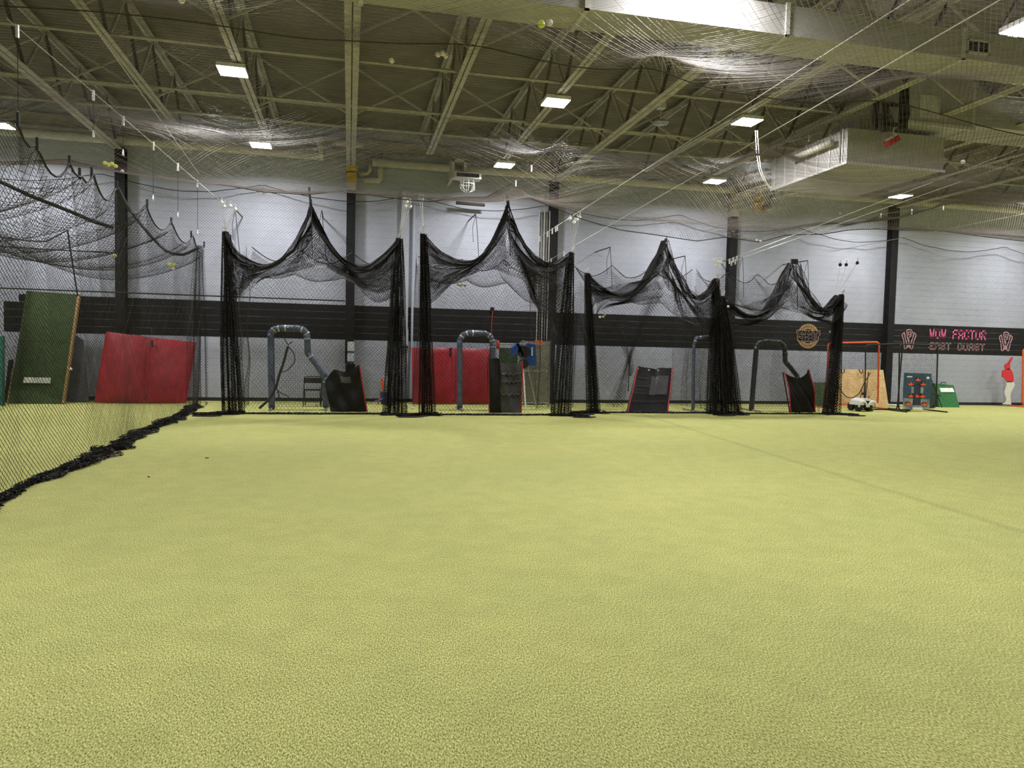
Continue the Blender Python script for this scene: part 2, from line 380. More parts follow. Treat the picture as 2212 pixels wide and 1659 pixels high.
for yb, l in zip((10.6, 14.0, 16.6, 18.2), pl):
    tag(obj('bridging_pipe', MB().tube([(X0, yb, ZB+0.14), (X1, yb, ZB+0.14)], 0.03, 6), 'steel_paint'), 'pale painted '+l, 'pipe', 'bridging pipes')
for yb, l in ((19.0, 'upper sprinkler pipe beneath the deck, near the block wall'), (12.0, 'upper sprinkler pipe beneath the deck, nearer the camera')):
    tag(obj('sprinkler_pipe', MB().tube([(X0, yb, ZT-0.3), (X1, yb, ZT-0.3)], 0.035, 6), 'steel_paint'), 'pale '+l, 'pipe')
# wall beam and insulated pipe
tag(obj('eave_beam', MB().box((X0, WALL_Y-0.16, 7.3), (X1, WALL_Y, 7.34)).box((X0, WALL_Y-0.09, 7.34), (X1, WALL_Y-0.06, 7.6)).box((X0, WALL_Y-0.16, 7.6), (X1, WALL_Y, 7.64)), 'steel_paint'), 'pale steel beam running along the top of the block wall', 'beam')
mp = MB(); zp = 7.02
yl = WALL_Y-0.45
mp.tube([(X0, yl, zp), (-0.85, yl, zp), (-0.75, yl, zp-0.03), (-0.72, yl, zp-0.12), (-0.72, yl, zp+0.25), (-0.5, yl, zp+0.42), (0.1, yl, zp+0.42)][:3], 0.12, 10)
tag(obj('insulated_pipe', mp, 'pipe', smooth=True), 'fat pale insulated pipe along the wall, left of the yellow collar', 'pipe', 'insulated pipes')
tag(obj('insulated_pipe', MB().tube([(-0.45, yl, zp+0.42), (-0.05, yl, zp+0.40), (0.35, yl, zp+0.40)], 0.10, 10), 'pipe', smooth=True), 'short pale offset pipe just above the centre yellow collar', 'pipe', 'insulated pipes')
tag(obj('insulated_pipe', MB().tube([(0.6, yl, zp-0.06), (12.4, yl, zp-0.06)], 0.12, 10), 'pipe', smooth=True), 'fat pale insulated pipe along the wall between the yellow collars', 'pipe', 'insulated pipes')
tag(obj('insulated_pipe', MB().tube([(13.8, yl, zp), (X1, yl, zp)], 0.12, 10), 'pipe', smooth=True), 'fat pale insulated pipe along the wall right of the air duct', 'pipe', 'insulated pipes')
def pxpipe(pts, Y, r, label, name='bent_pipe'):
    return tag(obj(name, MB().tube(PY(pts, Y), r, 8), 'pipe', smooth=True), label, 'pipe')
pxpipe([(700, 335), (695, 333), (694, 318), (688, 305), (682, 301), (683, 312), (684, 330)][:5], 21.2, 0.09, 'pale pipe elbow rising left of the yellow collar')
pxpipe([(822, 336), (822, 385), (818, 390), (785, 389)], 21.86, 0.09, 'pale vertical drain pipe bent toward the centre yellow collar')
pxpipe([(798, 338), (798, 370), (794, 375), (775, 376)], 21.88, 0.07, 'shorter pale drain pipe inside the bend by the yellow collar')
pxpipe([(1598, 400), (1600, 420), (1606, 422), (1650, 407), (1668, 402)], 21.86, 0.08, 'pale bent pipe left of the right yellow collar')
pxpipe([(1668, 412), (1667, 448), (1662, 452), (1650, 451)], 21.87, 0.08, 'pale drain pipe bend right of the right yellow collar')

# columns
for k, l in zip(range(-1, 4), ('behind the leftmost side net', 'behind the first draped cage', 'beside the conduits behind the second cage', 'between the third and fourth cages', 'left of the pink lettering')):
    X = k*6.12+0.02
    c = empty('steel_column', (X, WALL_Y-0.13, 0), 'black painted steel wall column ' + l, 'column', 'wall columns')
    zt = 6.15 if k in (0, 2) else 6.9
    obj('web', MB().box((X-0.012, WALL_Y-0.25, 0), (X+0.012, WALL_Y-0.03, zt)), 'black_paint', c)
    obj('front_flange', MB().box((X-0.125, WALL_Y-0.27, 0), (X+0.125, WALL_Y-0.25, zt)), 'black_paint', c)
    obj('rear_flange', MB().box((X-0.125, WALL_Y-0.03, 0), (X+0.125, WALL_Y-0.01, zt)), 'black_paint', c)
    obj('head_plate', MB().box((X-0.13, WALL_Y-0.28, zt), (X+0.13, WALL_Y-0.01, 7.3)), 'steel_paint', c)
for px, py, l in ((760, 371, 'yellow painted collar on the column above the first cage'), (1636, 436, 'yellow painted collar hanging below the air duct')):
    p = onY(px, py, WALL_Y-0.35)
    c = empty('column_collar', (p[0], WALL_Y-0.35, p[2]-0.3), l, 'collar', 'yellow collars')
    obj('upper_shell', MB().box((p[0]-0.15, WALL_Y-0.45, p[2]-0.02), (p[0]+0.15, WALL_Y-0.27, p[2]+0.24)), 'yellow', c)
    obj('lower_shell', MB().box((p[0]-0.14, WALL_Y-0.44, p[2]-0.26), (p[0]+0.14, WALL_Y-0.27, p[2]-0.03)), 'yellow', c)
    obj('band', MB().box((p[0]-0.155, WALL_Y-0.455, p[2]-0.035), (p[0]+0.155, WALL_Y-0.27, p[2]-0.015)), 'steel_dark', c)

# ---------------------------------------------------------------- lamps
ZL = 6.70
lamp0 = empty('ceiling_lamp', (0, 0, ZL))
bx = MB().box((-0.25, -0.25, 0.0), (0.25, 0.25, 0.07)); bx.box((-0.08, -0.08, 0.07), (0.08, 0.08, 0.11))
tr = MB()
lo = wloc(lamp0)
def shift(mb, off):
    mb.v = [(a+off[0], b+off[1], c+off[2]) for a, b, c in mb.v]; return mb
obj('housing', shift(bx, (0, 0, ZL)), 'white', lamp0)
obj('diffuser', MB().box((-0.24, -0.24, ZL-0.012), (0.24, 0.24, ZL-0.001)), 'lamp_glow', lamp0)
for s_ in (-1, 1): obj('bracket', MB().bar((s_*0.06, 0, ZL+0.1), (s_*0.06, 0, ZL+0.16), 0.02, 0.1), 'galv', lamp0)
LL = [((-2.16, 14.52), 'square white lamp on the upper left truss'), ((4.05, 14.45), 'square white lamp high at centre, brightest under the net'),
      ((8.36, 14.45), 'square white lamp left of the air duct with hanging cords'), ((-2.24, 19.65), 'square white lamp low left of the yellow collar'),
      ((4.11, 19.72), 'square white lamp low at centre above the second cage peak'), ((10.4, 19.65), 'square white lamp low above the third cage'),
      ((16.75, 19.65), 'square white lamp low at right below the air duct'), ((-8.15, 19.75), 'square white lamp cut by the left edge'), ((9.95, 9.24), 'square white lamp cut by the top right edge')]
off_frame = [(-8.2, 14.5), (16.7, 14.5), (23.0, 19.65), (23, 14.5), (-8.2, 9.3), (-2.2, 9.3), (4.4, 8.6), (16.7, 9.3), (23, 9.3), (29, 19.65), (29, 12)] + [(x, y) for y in (4.1,) for x in (-8.2, -2.2, 4.1, 10.4, 16.7, 23)]
allp = [(p, l) for p, l in LL]+[(p, None) for p in off_frame]
ldat = bpy.data.lights.new('lamp_light', 'AREA'); ldat.shape = 'SQUARE'; ldat.size = 0.46; ldat.energy = LAMP_W; ldat.color = LAMP_COL; ldat.spread = math.radians(168)
for i, ((x, y), l) in enumerate(allp):
    if l:
        t = lamp0 if i == 0 else copy_tree(lamp0)
        t.location = (x, y, ZL); tag(t, l, 'lamp', 'ceiling lamps')
    li = bpy.data.objects.new('lamp_light', ldat); sc.collection.objects.link(li); li.location = (x, y, ZL-0.02)

# ---------------------------------------------------------------- ducts
def duct(name, lo, hi, label, seams=(), parent=None, matn='duct'):
    t = empty(name, ((lo[0]+hi[0])/2, (lo[1]+hi[1])/2, lo[2]), label, 'duct')
    obj('body', MB().box(lo, hi), matn, t)
    for X in seams:
        e = 0.025
        m = MB().box((X-0.03, lo[1]-e, lo[2]-e), (X+0.03, lo[1], hi[2]+e)).box((X-0.03, lo[1]-e, lo[2]-e), (X+0.03, hi[1]+e, lo[2]))
        obj('seam_flange', m, 'duct_seam', t)
    return t
dn = onZ(1660, 76, 6.0)
yd = 9.0
d1 = duct('air_duct', (-3.0, yd, 6.02), (X1, yd+0.62, 6.42), 'long pale rectangular air duct crossing the top right under the roof', seams=(0.1, 2.9, 5.75, 8.6, 11.45, 14.3, 17.15))
g = empty('duct_grille', (8.9, yd-0.02, 6.2)); g.parent = d1; g.location = g.location-d1.location
gp = onY(2112, 102, yd-0.01)
obj('grille_opening', MB().box((gp[0]-0.17, yd-0.02, gp[2]-0.07), (gp[0]-0.01, yd-0.005, gp[2]+0.07)).box((gp[0]+0.01, yd-0.02, gp[2]-0.07), (gp[0]+0.17, yd-0.005, gp[2]+0.07)), 'dark_void', g)
obj('grille_frame', MB().box((gp[0]-0.2, yd-0.03, gp[2]+0.07), (gp[0]+0.2, yd-0.001, gp[2]+0.1)).box((gp[0]-0.2, yd-0.03, gp[2]-0.1), (gp[0]+0.2, yd-0.001, gp[2]-0.07)).box((gp[0]-0.2, yd-0.03, gp[2]-0.1), (gp[0]-0.17, yd-0.001, gp[2]+0.1)).box((gp[0]+0.17, yd-0.03, gp[2]-0.1), (gp[0]+0.2, yd-0.001, gp[2]+0.1)).box((gp[0]-0.01, yd-0.03, gp[2]-0.07), (gp[0]+0.01, yd-0.001, gp[2]+0.07)), 'duct_seam', g)
# hanging box duct
zb = 5.75
A = onZ(1667, 411, zb); B = onZ(1829, 351, zb); C = onZ(2032, 368, zb)
bx0, by0, bx1, by1 = B[0], B[1], C[0]+0.1, A[1]
t = empty('air_plenum', ((bx0+bx1)/2, (by0+by1)/2, zb), 'large hanging pale box duct at right with ribbed side', 'duct')
obj('body', MB().box((bx0, by0, zb), (bx1, by1, zb+0.72)), 'duct', t)
for q in np.linspace(by0+0.15, by1-0.15, 7):
    obj('rib', MB().box((bx0-0.015, q-0.02, zb), (bx0, q+0.02, zb+0.74)), 'duct_seam', t)
obj('edge_flange', MB().box((bx0-0.03, by0-0.03, zb-0.03), (bx1+0.03, by0, zb+0.02)).box((bx0-0.03, by0, zb-0.03), (bx0, by1, zb+0.02)), 'duct_seam', t)
obj('hood', MB().prism([(bx0+0.35, by0+0.15, zb+0.72), (bx0+1.9, by0+0.15, zb+0.72), (bx0+1.7, by0+0.4, zb+1.1), (bx0+0.55, by0+0.4, zb+1.1)], (0, 0.9, 0)), 'duct', t)
obj('side_cylinder', MB().tube([(bx0-0.12, by0+0.35, zb+0.5), (bx0-0.12, by0+1.75, zb+0.5)], 0.07, 10), 'pipe', t, smooth=True)
for q in (by0+0.2, by1-0.2):
    obj('hanger_rod', MB().tube([(bx0-0.02, q, zb-0.03), (bx0-0.02, q, ZB)], 0.012, 5), 'galv', t)
    obj('hanger_rod', MB().tube([(bx1-0.1, q, zb+0.72), (bx1-0.1, q, ZB)], 0.012, 5), 'galv', t)
# upper right elbow duct
p1 = onY(1966, 180, 13.2); p2 = onY(2150, 285, 13.2)
t = empty('duct_elbow', (p1[0]+0.8, 13.6, p2[2]), 'pale box elbow duct rising behind the dark cable rack', 'duct')
obj('riser', MB().box((p1[0], 13.2, p2[2]), (p1[0]+1.6, 14.4, p2[2]+1.15)), 'duct', t)
obj('branch', MB().box((p1[0]+1.6, 13.3, p2[2]+0.12), (p1[0]+5.5, 14.3, p2[2]+0.85)), 'duct', t)
obj('access_panel', MB().box((p1[0]+0.25, 13.17, p2[2]+0.15), (p1[0]+0.75, 13.2, p2[2]+0.6)), 'duct_seam', t)
obj('flange', MB().box((p1[0]-0.03, 13.16, p2[2]-0.03), (p1[0]+1.65, 13.2, p2[2]+0.04)).box((p1[0]+1.57, 13.17, p2[2]), (p1[0]+1.63, 14.43, p2[2]+1.18)), 'duct_seam', t)
# dark cable rack
Yr = 12.9
t = empty('cable_rack', onY(1930, 285, Yr), 'black vertical cable rack hanging under the roof at upper right', 'rack')
for x, (ya, yb), wd in ((1897, (135, 280), 0.04), (1912, (225, 285), 0.04), (1955, (175, 280), 0.085)):
    a, b = onY(x, ya, Yr), onY(x, yb, Yr); obj('upright', MB().box((a[0]-wd, Yr-0.04, b[2]), (a[0]+wd, Yr+0.04, a[2])), 'black_paint', t)
for y in (227, 270):
    a, b = onY(1908, y, Yr), onY(1950, y, Yr); obj('crossbar', MB().bar(a, b, 0.05, 0.07), 'black_paint', t)
for k in range(4):
    pts = [(1900+6*k, 205+8*k), (1915+6*k, 262+3*k), (1935+4*k, 272), (1960, 265-8*k), (1965, 245-6*k)]
    obj('cable_loop', MB().tube(interp_pts(PY(pts, Yr-0.06), 14), 0.012, 5), 'rubber', t)
t = empty('alarm_unit', onY(1922, 312, 13.2), 'small red and white unit hanging under the black cable rack', 'alarm')
a = onY(1915, 312, 13.2); 
obj('red_body', MB().bar(a, a+np.array([0.26, 0, 0.15]), 0.12, 0.11), 'red_trim', t)
obj('white_cap', MB().bar(a+np.array([0.02, 0.02, 0.09]), a+np.array([0.2, 0, 0.22]), 0.10, 0.06), 'white', t)
obj('stem', MB().tube([a+np.array([0.13, 0.0, 0.15]), onY(1932, 270, Yr)], 0.012, 6), 'galv', t)

# unit heater on wall bracket above second cage
t = empty('unit_heater', onY(1005, 405, 20.9), 'pale caged heater hanging on a bracket above the second cage', 'heater')
a = onY(976, 345, 20.9); b = onY(1030, 388, 20.9)
obj('bracket', MB().box((a[0], 20.85, b[2]), (a[0]+0.08, WALL_Y-0.003, a[2]+0.05)).box((a[0]+0.35, 20.85, b[2]), (a[0]+0.43, WALL_Y-0.003, a[2])).box((a[0], 20.85, a[2]-0.05), (a[0]+0.43, 20.95, a[2]+0.03)), 'pipe', t)
obj('body', MB().box((a[0]+0.05, 20.7, b[2]-0.02), (b[0]+0.1, 21.1, b[2]+0.14)), 'duct_seam', t)
obj('dark_panel', MB().box((a[0]+0.12, 20.68, b[2]+0.01), (b[0]+0.03, 20.7, b[2]+0.11)), 'dark_void', t)
cg = np.array([(a[0]+b[0])/2+0.1, 20.9, b[2]-0.2])
for k in range(8):
    th = 2*math.pi*k/8; c_, s2 = math.cos(th)*0.2, math.sin(th)*0.2
    obj('cage_wire', MB().tube([cg+np.array([c_, s2, 0.17]), cg+np.array([c_, s2, -0.1]), cg+np.array([c_*0.5, s2*0.5, -0.16])], 0.012, 4), 'white', t)
obj('cage_ring', MB().tube([cg+np.array([0.2*math.cos(q), 0.2*math.sin(q), 0.05]) for q in np.linspace(0, 6.28, 16)[:-1]], 0.014, 4, closed=True), 'white', t)
# small ceiling lamps unlit / detectors
p = onZ(1427, 266, 6.55)
t = empty('high_bay_fixture', p, 'small unlit grey fixture hanging on a cord below the doubled truss', 'lamp')
obj('shade', MB().lathe(p, [(0.02, 0.09), (0.12, 0.06), (0.17, 0.0), (0.15, -0.02)], 14), 'galv', t, smooth=True)
obj('cord', MB().tube([p+np.array([0, 0, 0.09]), p+np.array([0, 0, ZC-6.55])], 0.012, 5), 'cable', t)
obj('canopy', MB().box(p+np.array([-0.08, -0.08, 0.3]), p+np.array([0.08, 0.08, 0.44])), 'duct_seam', t)
# hanging white cords below lamp by duct
for k, l in ((0, 'left white cord looping down from the lamp beside the air duct'), (1, 'right white cord looping down from the lamp beside the air duct')):
    pts = [(1632+4*k, 282), (1634+5*k, 330), (1640+4*k, 368), (1652+4*k, 395), (1668+2*k, 409)]
    tag(obj('hanging_cord', MB().tube(interp_pts(PY(pts, 14.6-0.05*k), 16), 0.008, 5), 'white'), l, 'cord', 'hanging cords')

# ---------------------------------------------------------------- conduits, ladder rail, boxes on the wall
for k in range(5):
    x = 1166+5.6*k; a = onY(x, 455, WALL_Y-0.1)
    tag(obj('wall_conduit', MB().tube([(a[0], WALL_Y-0.08, 0.6), (a[0], WALL_Y-0.08, a[2])], 0.02, 6), 'galv' if k % 2 else 'pipe'),
        'thin vertical conduit on the wall behind the second cage, ' + ('leftmost of five', 'second of five from the left', 'middle one of five', 'fourth of five from the left', 'rightmost of five')[k], 'conduit', 'wall conduits')
a = onY(882, 440, WALL_Y-0.1)
tag(obj('wall_conduit', MB().tube([(a[0]+0.17, WALL_Y-0.08, 0.1), (a[0]+0.17, WALL_Y-0.08, a[2])], 0.035, 8), 'wall_paint'), 'grey conduit on the wall between the first two cages', 'conduit')
tag(obj('pilaster', MB().box((a[0]-0.22, WALL_Y-0.12, 0.1), (a[0]+0.06, WALL_Y-0.001, 2.2)).box((a[0]-0.2, WALL_Y-0.10, 2.2), (a[0]+0.04, WALL_Y-0.001, 6.3)), 'wall_paint'), 'grey painted pilaster between the first two cages', 'pilaster')
b = onY(876, 750, WALL_Y-0.14)
t = empty('switch_box', b, 'grey double switch box on the pilaster between first two cages', 'switch')
obj('box', MB().box(b+np.array([-0.13, -0.04, -0.07]), b+np.array([0.11, 0.02, 0.07])), 'cabinet', t)
obj('rocker', MB().box(b+np.array([-0.09, -0.05, -0.03]), b+np.array([-0.04, -0.04, 0.03])), 'black_paint', t)
obj('rocker', MB().box(b+np.array([0.02, -0.05, -0.03]), b+np.array([0.07, -0.04, 0.03])), 'black_paint', t)
a = onY(1066, 668, 21.7); b2 = onY(1066, 745, 21.7)
tag(obj('conduit_box', MB().box((a[0]-0.05, 21.85, a[2]-0.07), (a[0]+0.05, 21.97, a[2]+0.07)), 'black_paint'), 'small black box on the wall above the red cord', 'box')
tag(obj('red_cord', MB().tube([(a[0], 21.84, a[2]-0.06), (a[0]-0.03, 21.8, (a[2]+b2[2])/2), (a[0]-0.01, 21.84, b2[2]-0.5)], 0.014, 5), 'red_cord'), 'red cord hanging on the black band behind second cage', 'cord')
# shallow dark wall bar above the band behind the left cages
a = onY(0, 622, 21.3); b = onY(745, 650, 21.3)
tag(obj('net_rail', MB().tube([a+np.array([-2, 0, 0]), b], 0.02, 5), 'rope'), 'thin dark horizontal cord across the wall above the black band, left half', 'cord')
for (x0_, x1_, y_, l) in ((855, 940, 436, 'dark wall heater tube high behind the second cage'),):
    a = onY(985, 438, 21.6); b = onY(1047, 443, 21.6)
    tag(obj('heater_tube', MB().tube([a, b], 0.05, 8), 'steel_dark'), l, 'heater')

# ---------------------------------------------------------------- roof net
EDGE = [(-260, 330), (0, 350), (142, 345), (215, 362), (300, 378), (400, 384), (440, 394), (500, 403), (570, 415), (665, 421), (735, 413), (800, 422), (880, 432), (930, 436), (1000, 426), (1050, 428), (1108, 398),
        (1150, 432), (1200, 450), (1260, 475), (1340, 497), (1420, 508), (1505, 521), (1570, 512), (1605, 518), (1640, 523), (1700, 508), (1780, 507), (1830, 500), (1900, 497), (2040, 500), (2130, 512), (2212, 521), (2450, 540)]
YE = 17.2
eP = np.array(PY(EDGE, YE)); order = np.argsort(eP[:, 0]); eP = eP[order]
def smooth_interp(x, xs, ys): return np.interp(x, xs, ys)
peaks = [(1215, 296, 5.72, 0.55, 0.8), (1430, 97, 5.75, 0.5, 0.8), (1110, 393, 5.5, 0.35, 0.45), (1652, 320, 5.6, 0.5, 0.9), (760, 118, 5.45, 0.25, 1.2), (330, 290, 5.4, 0.3, 0.9), (1900, 464, 5.35, 0.4, 0.5), (1978, 455, 5.35, 0.4, 0.5), (2042, 446, 5.35, 0.4, 0.5), (1005, 160, 5.4, 0.3, 1.0), (240, 88, 5.4, 0.3, 1.2), (1955, 182, 5.5, 0.45, 0.9), (2190, 455, 5.3, 0.4, 0.7)]
PK = []
for px, py, z, amp, wd in peaks:
    q = onZ(px, py, z); PK.append((q[0], q[1], amp, wd))
def roofz(X, Y, ye=YE):
    base = 5.22 - 0.16*np.sin((Y-1.0)/4.3*math.pi)**2 + 0.16*wob(X, Y, 0.55, 3) + 0.05*wob(X, Y, 1.6, 5)
    ez = np.interp(X, eP[:, 0], eP[:, 2]); wgt = np.exp(-np.clip(ye-Y, 0, 99)/0.9)
    base = base - 0.22*np.exp(-((ye-1.6-Y)/1.2)**2)
    z = base*(1-wgt)+ez*wgt
    for x, y, a, wd in PK:
        r_ = np.sqrt((X-x)**2+(Y-y)**2); z = z+a*np.exp(-r_/wd)*(1 if wd > 0.3 else 1)*(1-wgt*0.6)
    return z
def roof_sheet(xa, xb, ya, yb, st):
    nu = int((xb-xa)/st); nv = int((yb-ya)/st)
    X, Y = np.meshgrid(np.linspace(xa, xb, nu), np.linspace(ya, yb, nv), indexing='ij')
    Xw = X+0.25*wob(X, Y, 0.5, 11); Yw = Y+0.22*wob(X, Y, 0.5, 12)*np.clip((yb-Y)/1.0, 0, 1)*np.clip((Y-ya)/1.0, 0, 1)
    return np.stack([Xw, Yw, roofz(Xw, Yw)], 2)
YS = float(onZ(760, 118, 5.3)[1])
t = empty('overhead_net', (3, 13, 5.2), 'sagging overhead ball net stretched beneath the lamps, ending above the cages', 'net', 'overhead nets')
net_obj('netting', [roof_sheet(-9.5, 20.5, YS, YE, 0.036)], 0.0082, 'net_roof', t, seed=3)
xs = np.linspace(-9.5, 20.5, 240)
obj('edge_rope', MB().tube([(x, YE, float(roofz(np.array(x), np.array(YE)))) for x in xs], 0.010, 4), 'rope', t)
obj('seam_rope', MB().tube([(x, YS, float(roofz(np.array(x), np.array(YS)))) for x in xs], 0.008, 4), 'rope', t)
t = empty('overhead_net', (3, 7, 5.2), 'nearer overhead ball net at the top of the view, in front of the seam rope', 'net', 'overhead nets')
net_obj('netting', [roof_sheet(-5.5, 9.5, 5.2, YS, 0.036)], 0.0082, 'net_roof', t, seed=4)

# ---------------------------------------------------------------- net in front of the block wall
YW = 21.62
def wall_net(xa, xb, st=0.04):
    nu = int((xb-xa)/st); nv = int(6.0/st)
    U, V = np.meshgrid(np.linspace(xa, xb, nu), np.linspace(0, 1, nv), indexing='ij')
    ph = (U-1.85)/4.2; top = 6.12-0.32*np.abs(np.sin(ph*math.pi))-0.0*U
    top = top - np.clip((U-8)/18, 0, 1)*0.5
    Y = YW+0.10*wob(U, V, 1.4, 21)+0.03*np.sin(U*7+3*V); X = U+0.05*wob(U, V*4, 1.5, 22)
    return np.stack([X, np.clip(Y, 21.5, 21.74), 0.02+V*(top-0.02)], 2)
t = empty('backdrop_net', (8, YW, 0), 'full width black ball net hanging just in front of the block wall', 'net')
P = wall_net(-10.5, 27.5)
net_obj('netting', [P], 0.0050, 'net_grey', t, seed=5)
obj('top_rope', MB().tube(P[::5, -1], 0.010, 4), 'rope', t)

# ---------------------------------------------------------------- batting cages
def col_sheet(top, bot, wt, wb, net_w, depth, seed, st=0.036, nf=9, curve=0.0):
    """a net panel gathered into a hanging column"""
    top = np.array(top); bot = np.array(bot); H = np.linalg.norm(top-bot)
    nu = int(net_w/st); nv = int(H/st)
    U, V = np.meshgrid(np.linspace(0, 1, nu), np.linspace(0, 1, nv), indexing='ij')
    g = np.random.default_rng(seed); ph = g.uniform(0, 6.28, 4)
    fold = np.sin(2*math.pi*nf*U+ph[0]+1.2*np.sin(3*V+ph[1]))
    fold2 = np.sin(2*math.pi*(nf*0.37)*U+ph[2]+2*V)
    wv = 1.25*(wb+(wt-wb)*V**1.3) + 0.03*np.sin(5*V+ph[3])
    X = bot[0]+(top[0]-bot[0])*V+wv*(U-0.5)+0.03*fold2+curve*np.sin(math.pi*V)
    Y = bot[1]+(top[1]-bot[1])*V+depth*(0.6*fold+0.4*fold2)*(0.35+0.65*(1-V))
    Z = bot[2]+(top[2]-bot[2])*V+0.015*fold
    return np.stack([X, Y, Z], 2)
def swag_sheet(up, lo, Y, seed, st=0.036, vpow=2.3, netv=3.4, dep=0.22, yoff=0.0):
    U_ = np.array(PY(up, Y)); L_ = np.array(PY(lo, Y)); n = int(np.linalg.norm(np.diff(U_, axis=0), axis=1).sum()/st)
    a = interp_pts(U_, n); b = interp_pts(L_, n); nv = int(netv/st)
    V = np.linspace(0, 1, nv)[None, :, None]; S = np.linspace(0, 1, n)[:, None, None]
    P = a[:, None, :]*(1-V**vpow)+b[:, None, :]*(V**vpow)
    g = np.random.default_rng(seed); p_ = g.uniform(0, 6.28, 3)
    P[..., 1] += yoff+(dep*np.sin(13*V+3*np.sin(4*S+p_[0])+p_[1])*(0.35+V*0.65)+0.08*np.sin(9*S+6*V+p_[2]))[..., 0]
    P[..., 2] += (0.035*np.sin(26*V+5*S+p_[0])*(1-V))[..., 0]
    return P
def puddle(path, wd, seed, net_w=1.4, h=0.05, st=0.036, stretch=1.6):
    Pp = np.array(path, float); Ln = np.linalg.norm(np.diff(Pp, axis=0), axis=1).sum(); n = int(Ln*stretch/st); a = interp_pts(Pp, n)
    nv = int(net_w/st); d = np.gradient(a, axis=0); nr = np.stack([-d[:, 1], d[:, 0], 0*d[:, 0]], 1); nr /= np.linalg.norm(nr, axis=1, keepdims=True)
    g = np.random.default_rng(seed)
    S, V = np.meshgrid(np.linspace(0, Ln, n), np.linspace(-1, 1, nv), indexing='ij')
    wv = wd*(0.62+0.45*np.sin(S*2.3+g.uniform(0, 6))+0.25*np.sin(S*6.1+g.uniform(0, 6)))
    off = wv*0.5*(0.75*V+0.35*np.sin(9*V+2.1*S+g.uniform(0, 6))*np.sin(S*5))
    P = a[:, None, :]+nr[:, None, :]*off[..., None]
    P[..., 2] = 0.004+h*np.abs(np.sin(11*V+7*S+g.uniform(0, 6))*np.cos(S*4.3+5*V))*(1-0.5*np.abs(V))+0.004*g.random(V.shape)
    P[..., 0] += 0.015*g.normal(size=V.shape); P[..., 1] += 0.015*g.normal(size=V.shape)
    return P

CAGES = [
 dict(Y=17.9, label='first draped black batting cage net, with the blue padded screen and folding chair behind it',
      L=((487, 500), (500, 890), 0.10, 0.36, 5.0), R=((862, 515), (853, 893), 0.10, 0.46, 5.0), peak=(671, 440), hang=(668, 408),
      up1=[(489,505),(510,545),(545,568),(575,576),(610,560),(640,520),(660,475),(671,440)], lo1=[(500,660),(520,640),(560,603),(600,592),(640,585),(660,580),(670,578),(676,577)],
      up2=[(671,440),(690,480),(715,530),(740,562),(770,578),(800,573),(835,545),(862,515)], lo2=[(677,577),(700,572),(730,590),(760,604),(790,640),(815,655),(835,650),(852,640)]),
 dict(Y=17.7, label='second draped black batting cage net, with the red mats and grey strike sheet behind it',
      L=((914, 505), (923, 890), 0.09, 0.30, 4.6), R=((1235, 545), (1213, 896), 0.10, 0.42, 3.4), peak=(1097, 440), hang=(1095, 425),
      up1=[(918,508),(950,545),(985,565),(1020,568),(1050,545),(1075,500),(1090,465),(1097,440)], lo1=[(925,660),(945,645),(970,618),(1000,600),(1040,585),(1070,580),(1090,587),(1100,592)],
      up2=[(1097,440),(1110,475),(1130,520),(1155,555),(1180,572),(1200,567),(1220,556),(1235,545)], lo2=[(1100,592),(1125,600),(1150,640),(1170,680),(1190,690),(1205,705),(1218,720),(1230,720)]),
 dict(Y=18.4, label='third draped black batting cage net, with the red-edged black strike sheet behind it',
      L=((1269, 590), (1283, 884), 0.08, 0.28, 4.4), R=((1549, 602), (1548, 893), 0.12, 0.40, 4.6), peak=(1438, 520), hang=(1438, 518),
      up1=[(1272,592),(1290,612),(1315,632),(1345,643),(1375,632),(1400,600),(1420,560),(1436,520)], lo1=[(1285,685),(1300,672),(1320,662),(1345,657),(1380,652),(1410,645),(1430,642),(1440,642)],
      up2=[(1440,520),(1450,555),(1465,590),(1485,625),(1505,643),(1520,640),(1535,625),(1549,602)], lo2=[(1445,642),(1460,655),(1480,690),(1500,718),(1515,728),(1525,726),(1538,732),(1546,742)]),
 dict(Y=18.2, label='fourth draped black batting cage net, rightmost, with the round wall logo behind it',
      L=((1562, 640), (1582, 898), 0.12, 0.46, 5.4), R=((1818, 637), (1797, 886), 0.08, 0.36, 5.0), peak=(1716, 568), hang=(1716, 562),
      up1=[(1568,648),(1590,668),(1612,682),(1640,685),(1665,668),(1685,630),(1700,590),(1710,568)], lo1=[(1580,694),(1600,702),(1620,704),(1645,694),(1675,684),(1695,674),(1705,668),(1712,667)],
      up2=[(1722,568),(1735,600),(1750,640),(1768,668),(1785,672),(1800,660),(1812,645),(1819,637)], lo2=[(1716,667),(1735,672),(1755,682),(1775,700),(1790,705),(1800,700),(1810,690),(1817,680)]),
]
YB = 20.9
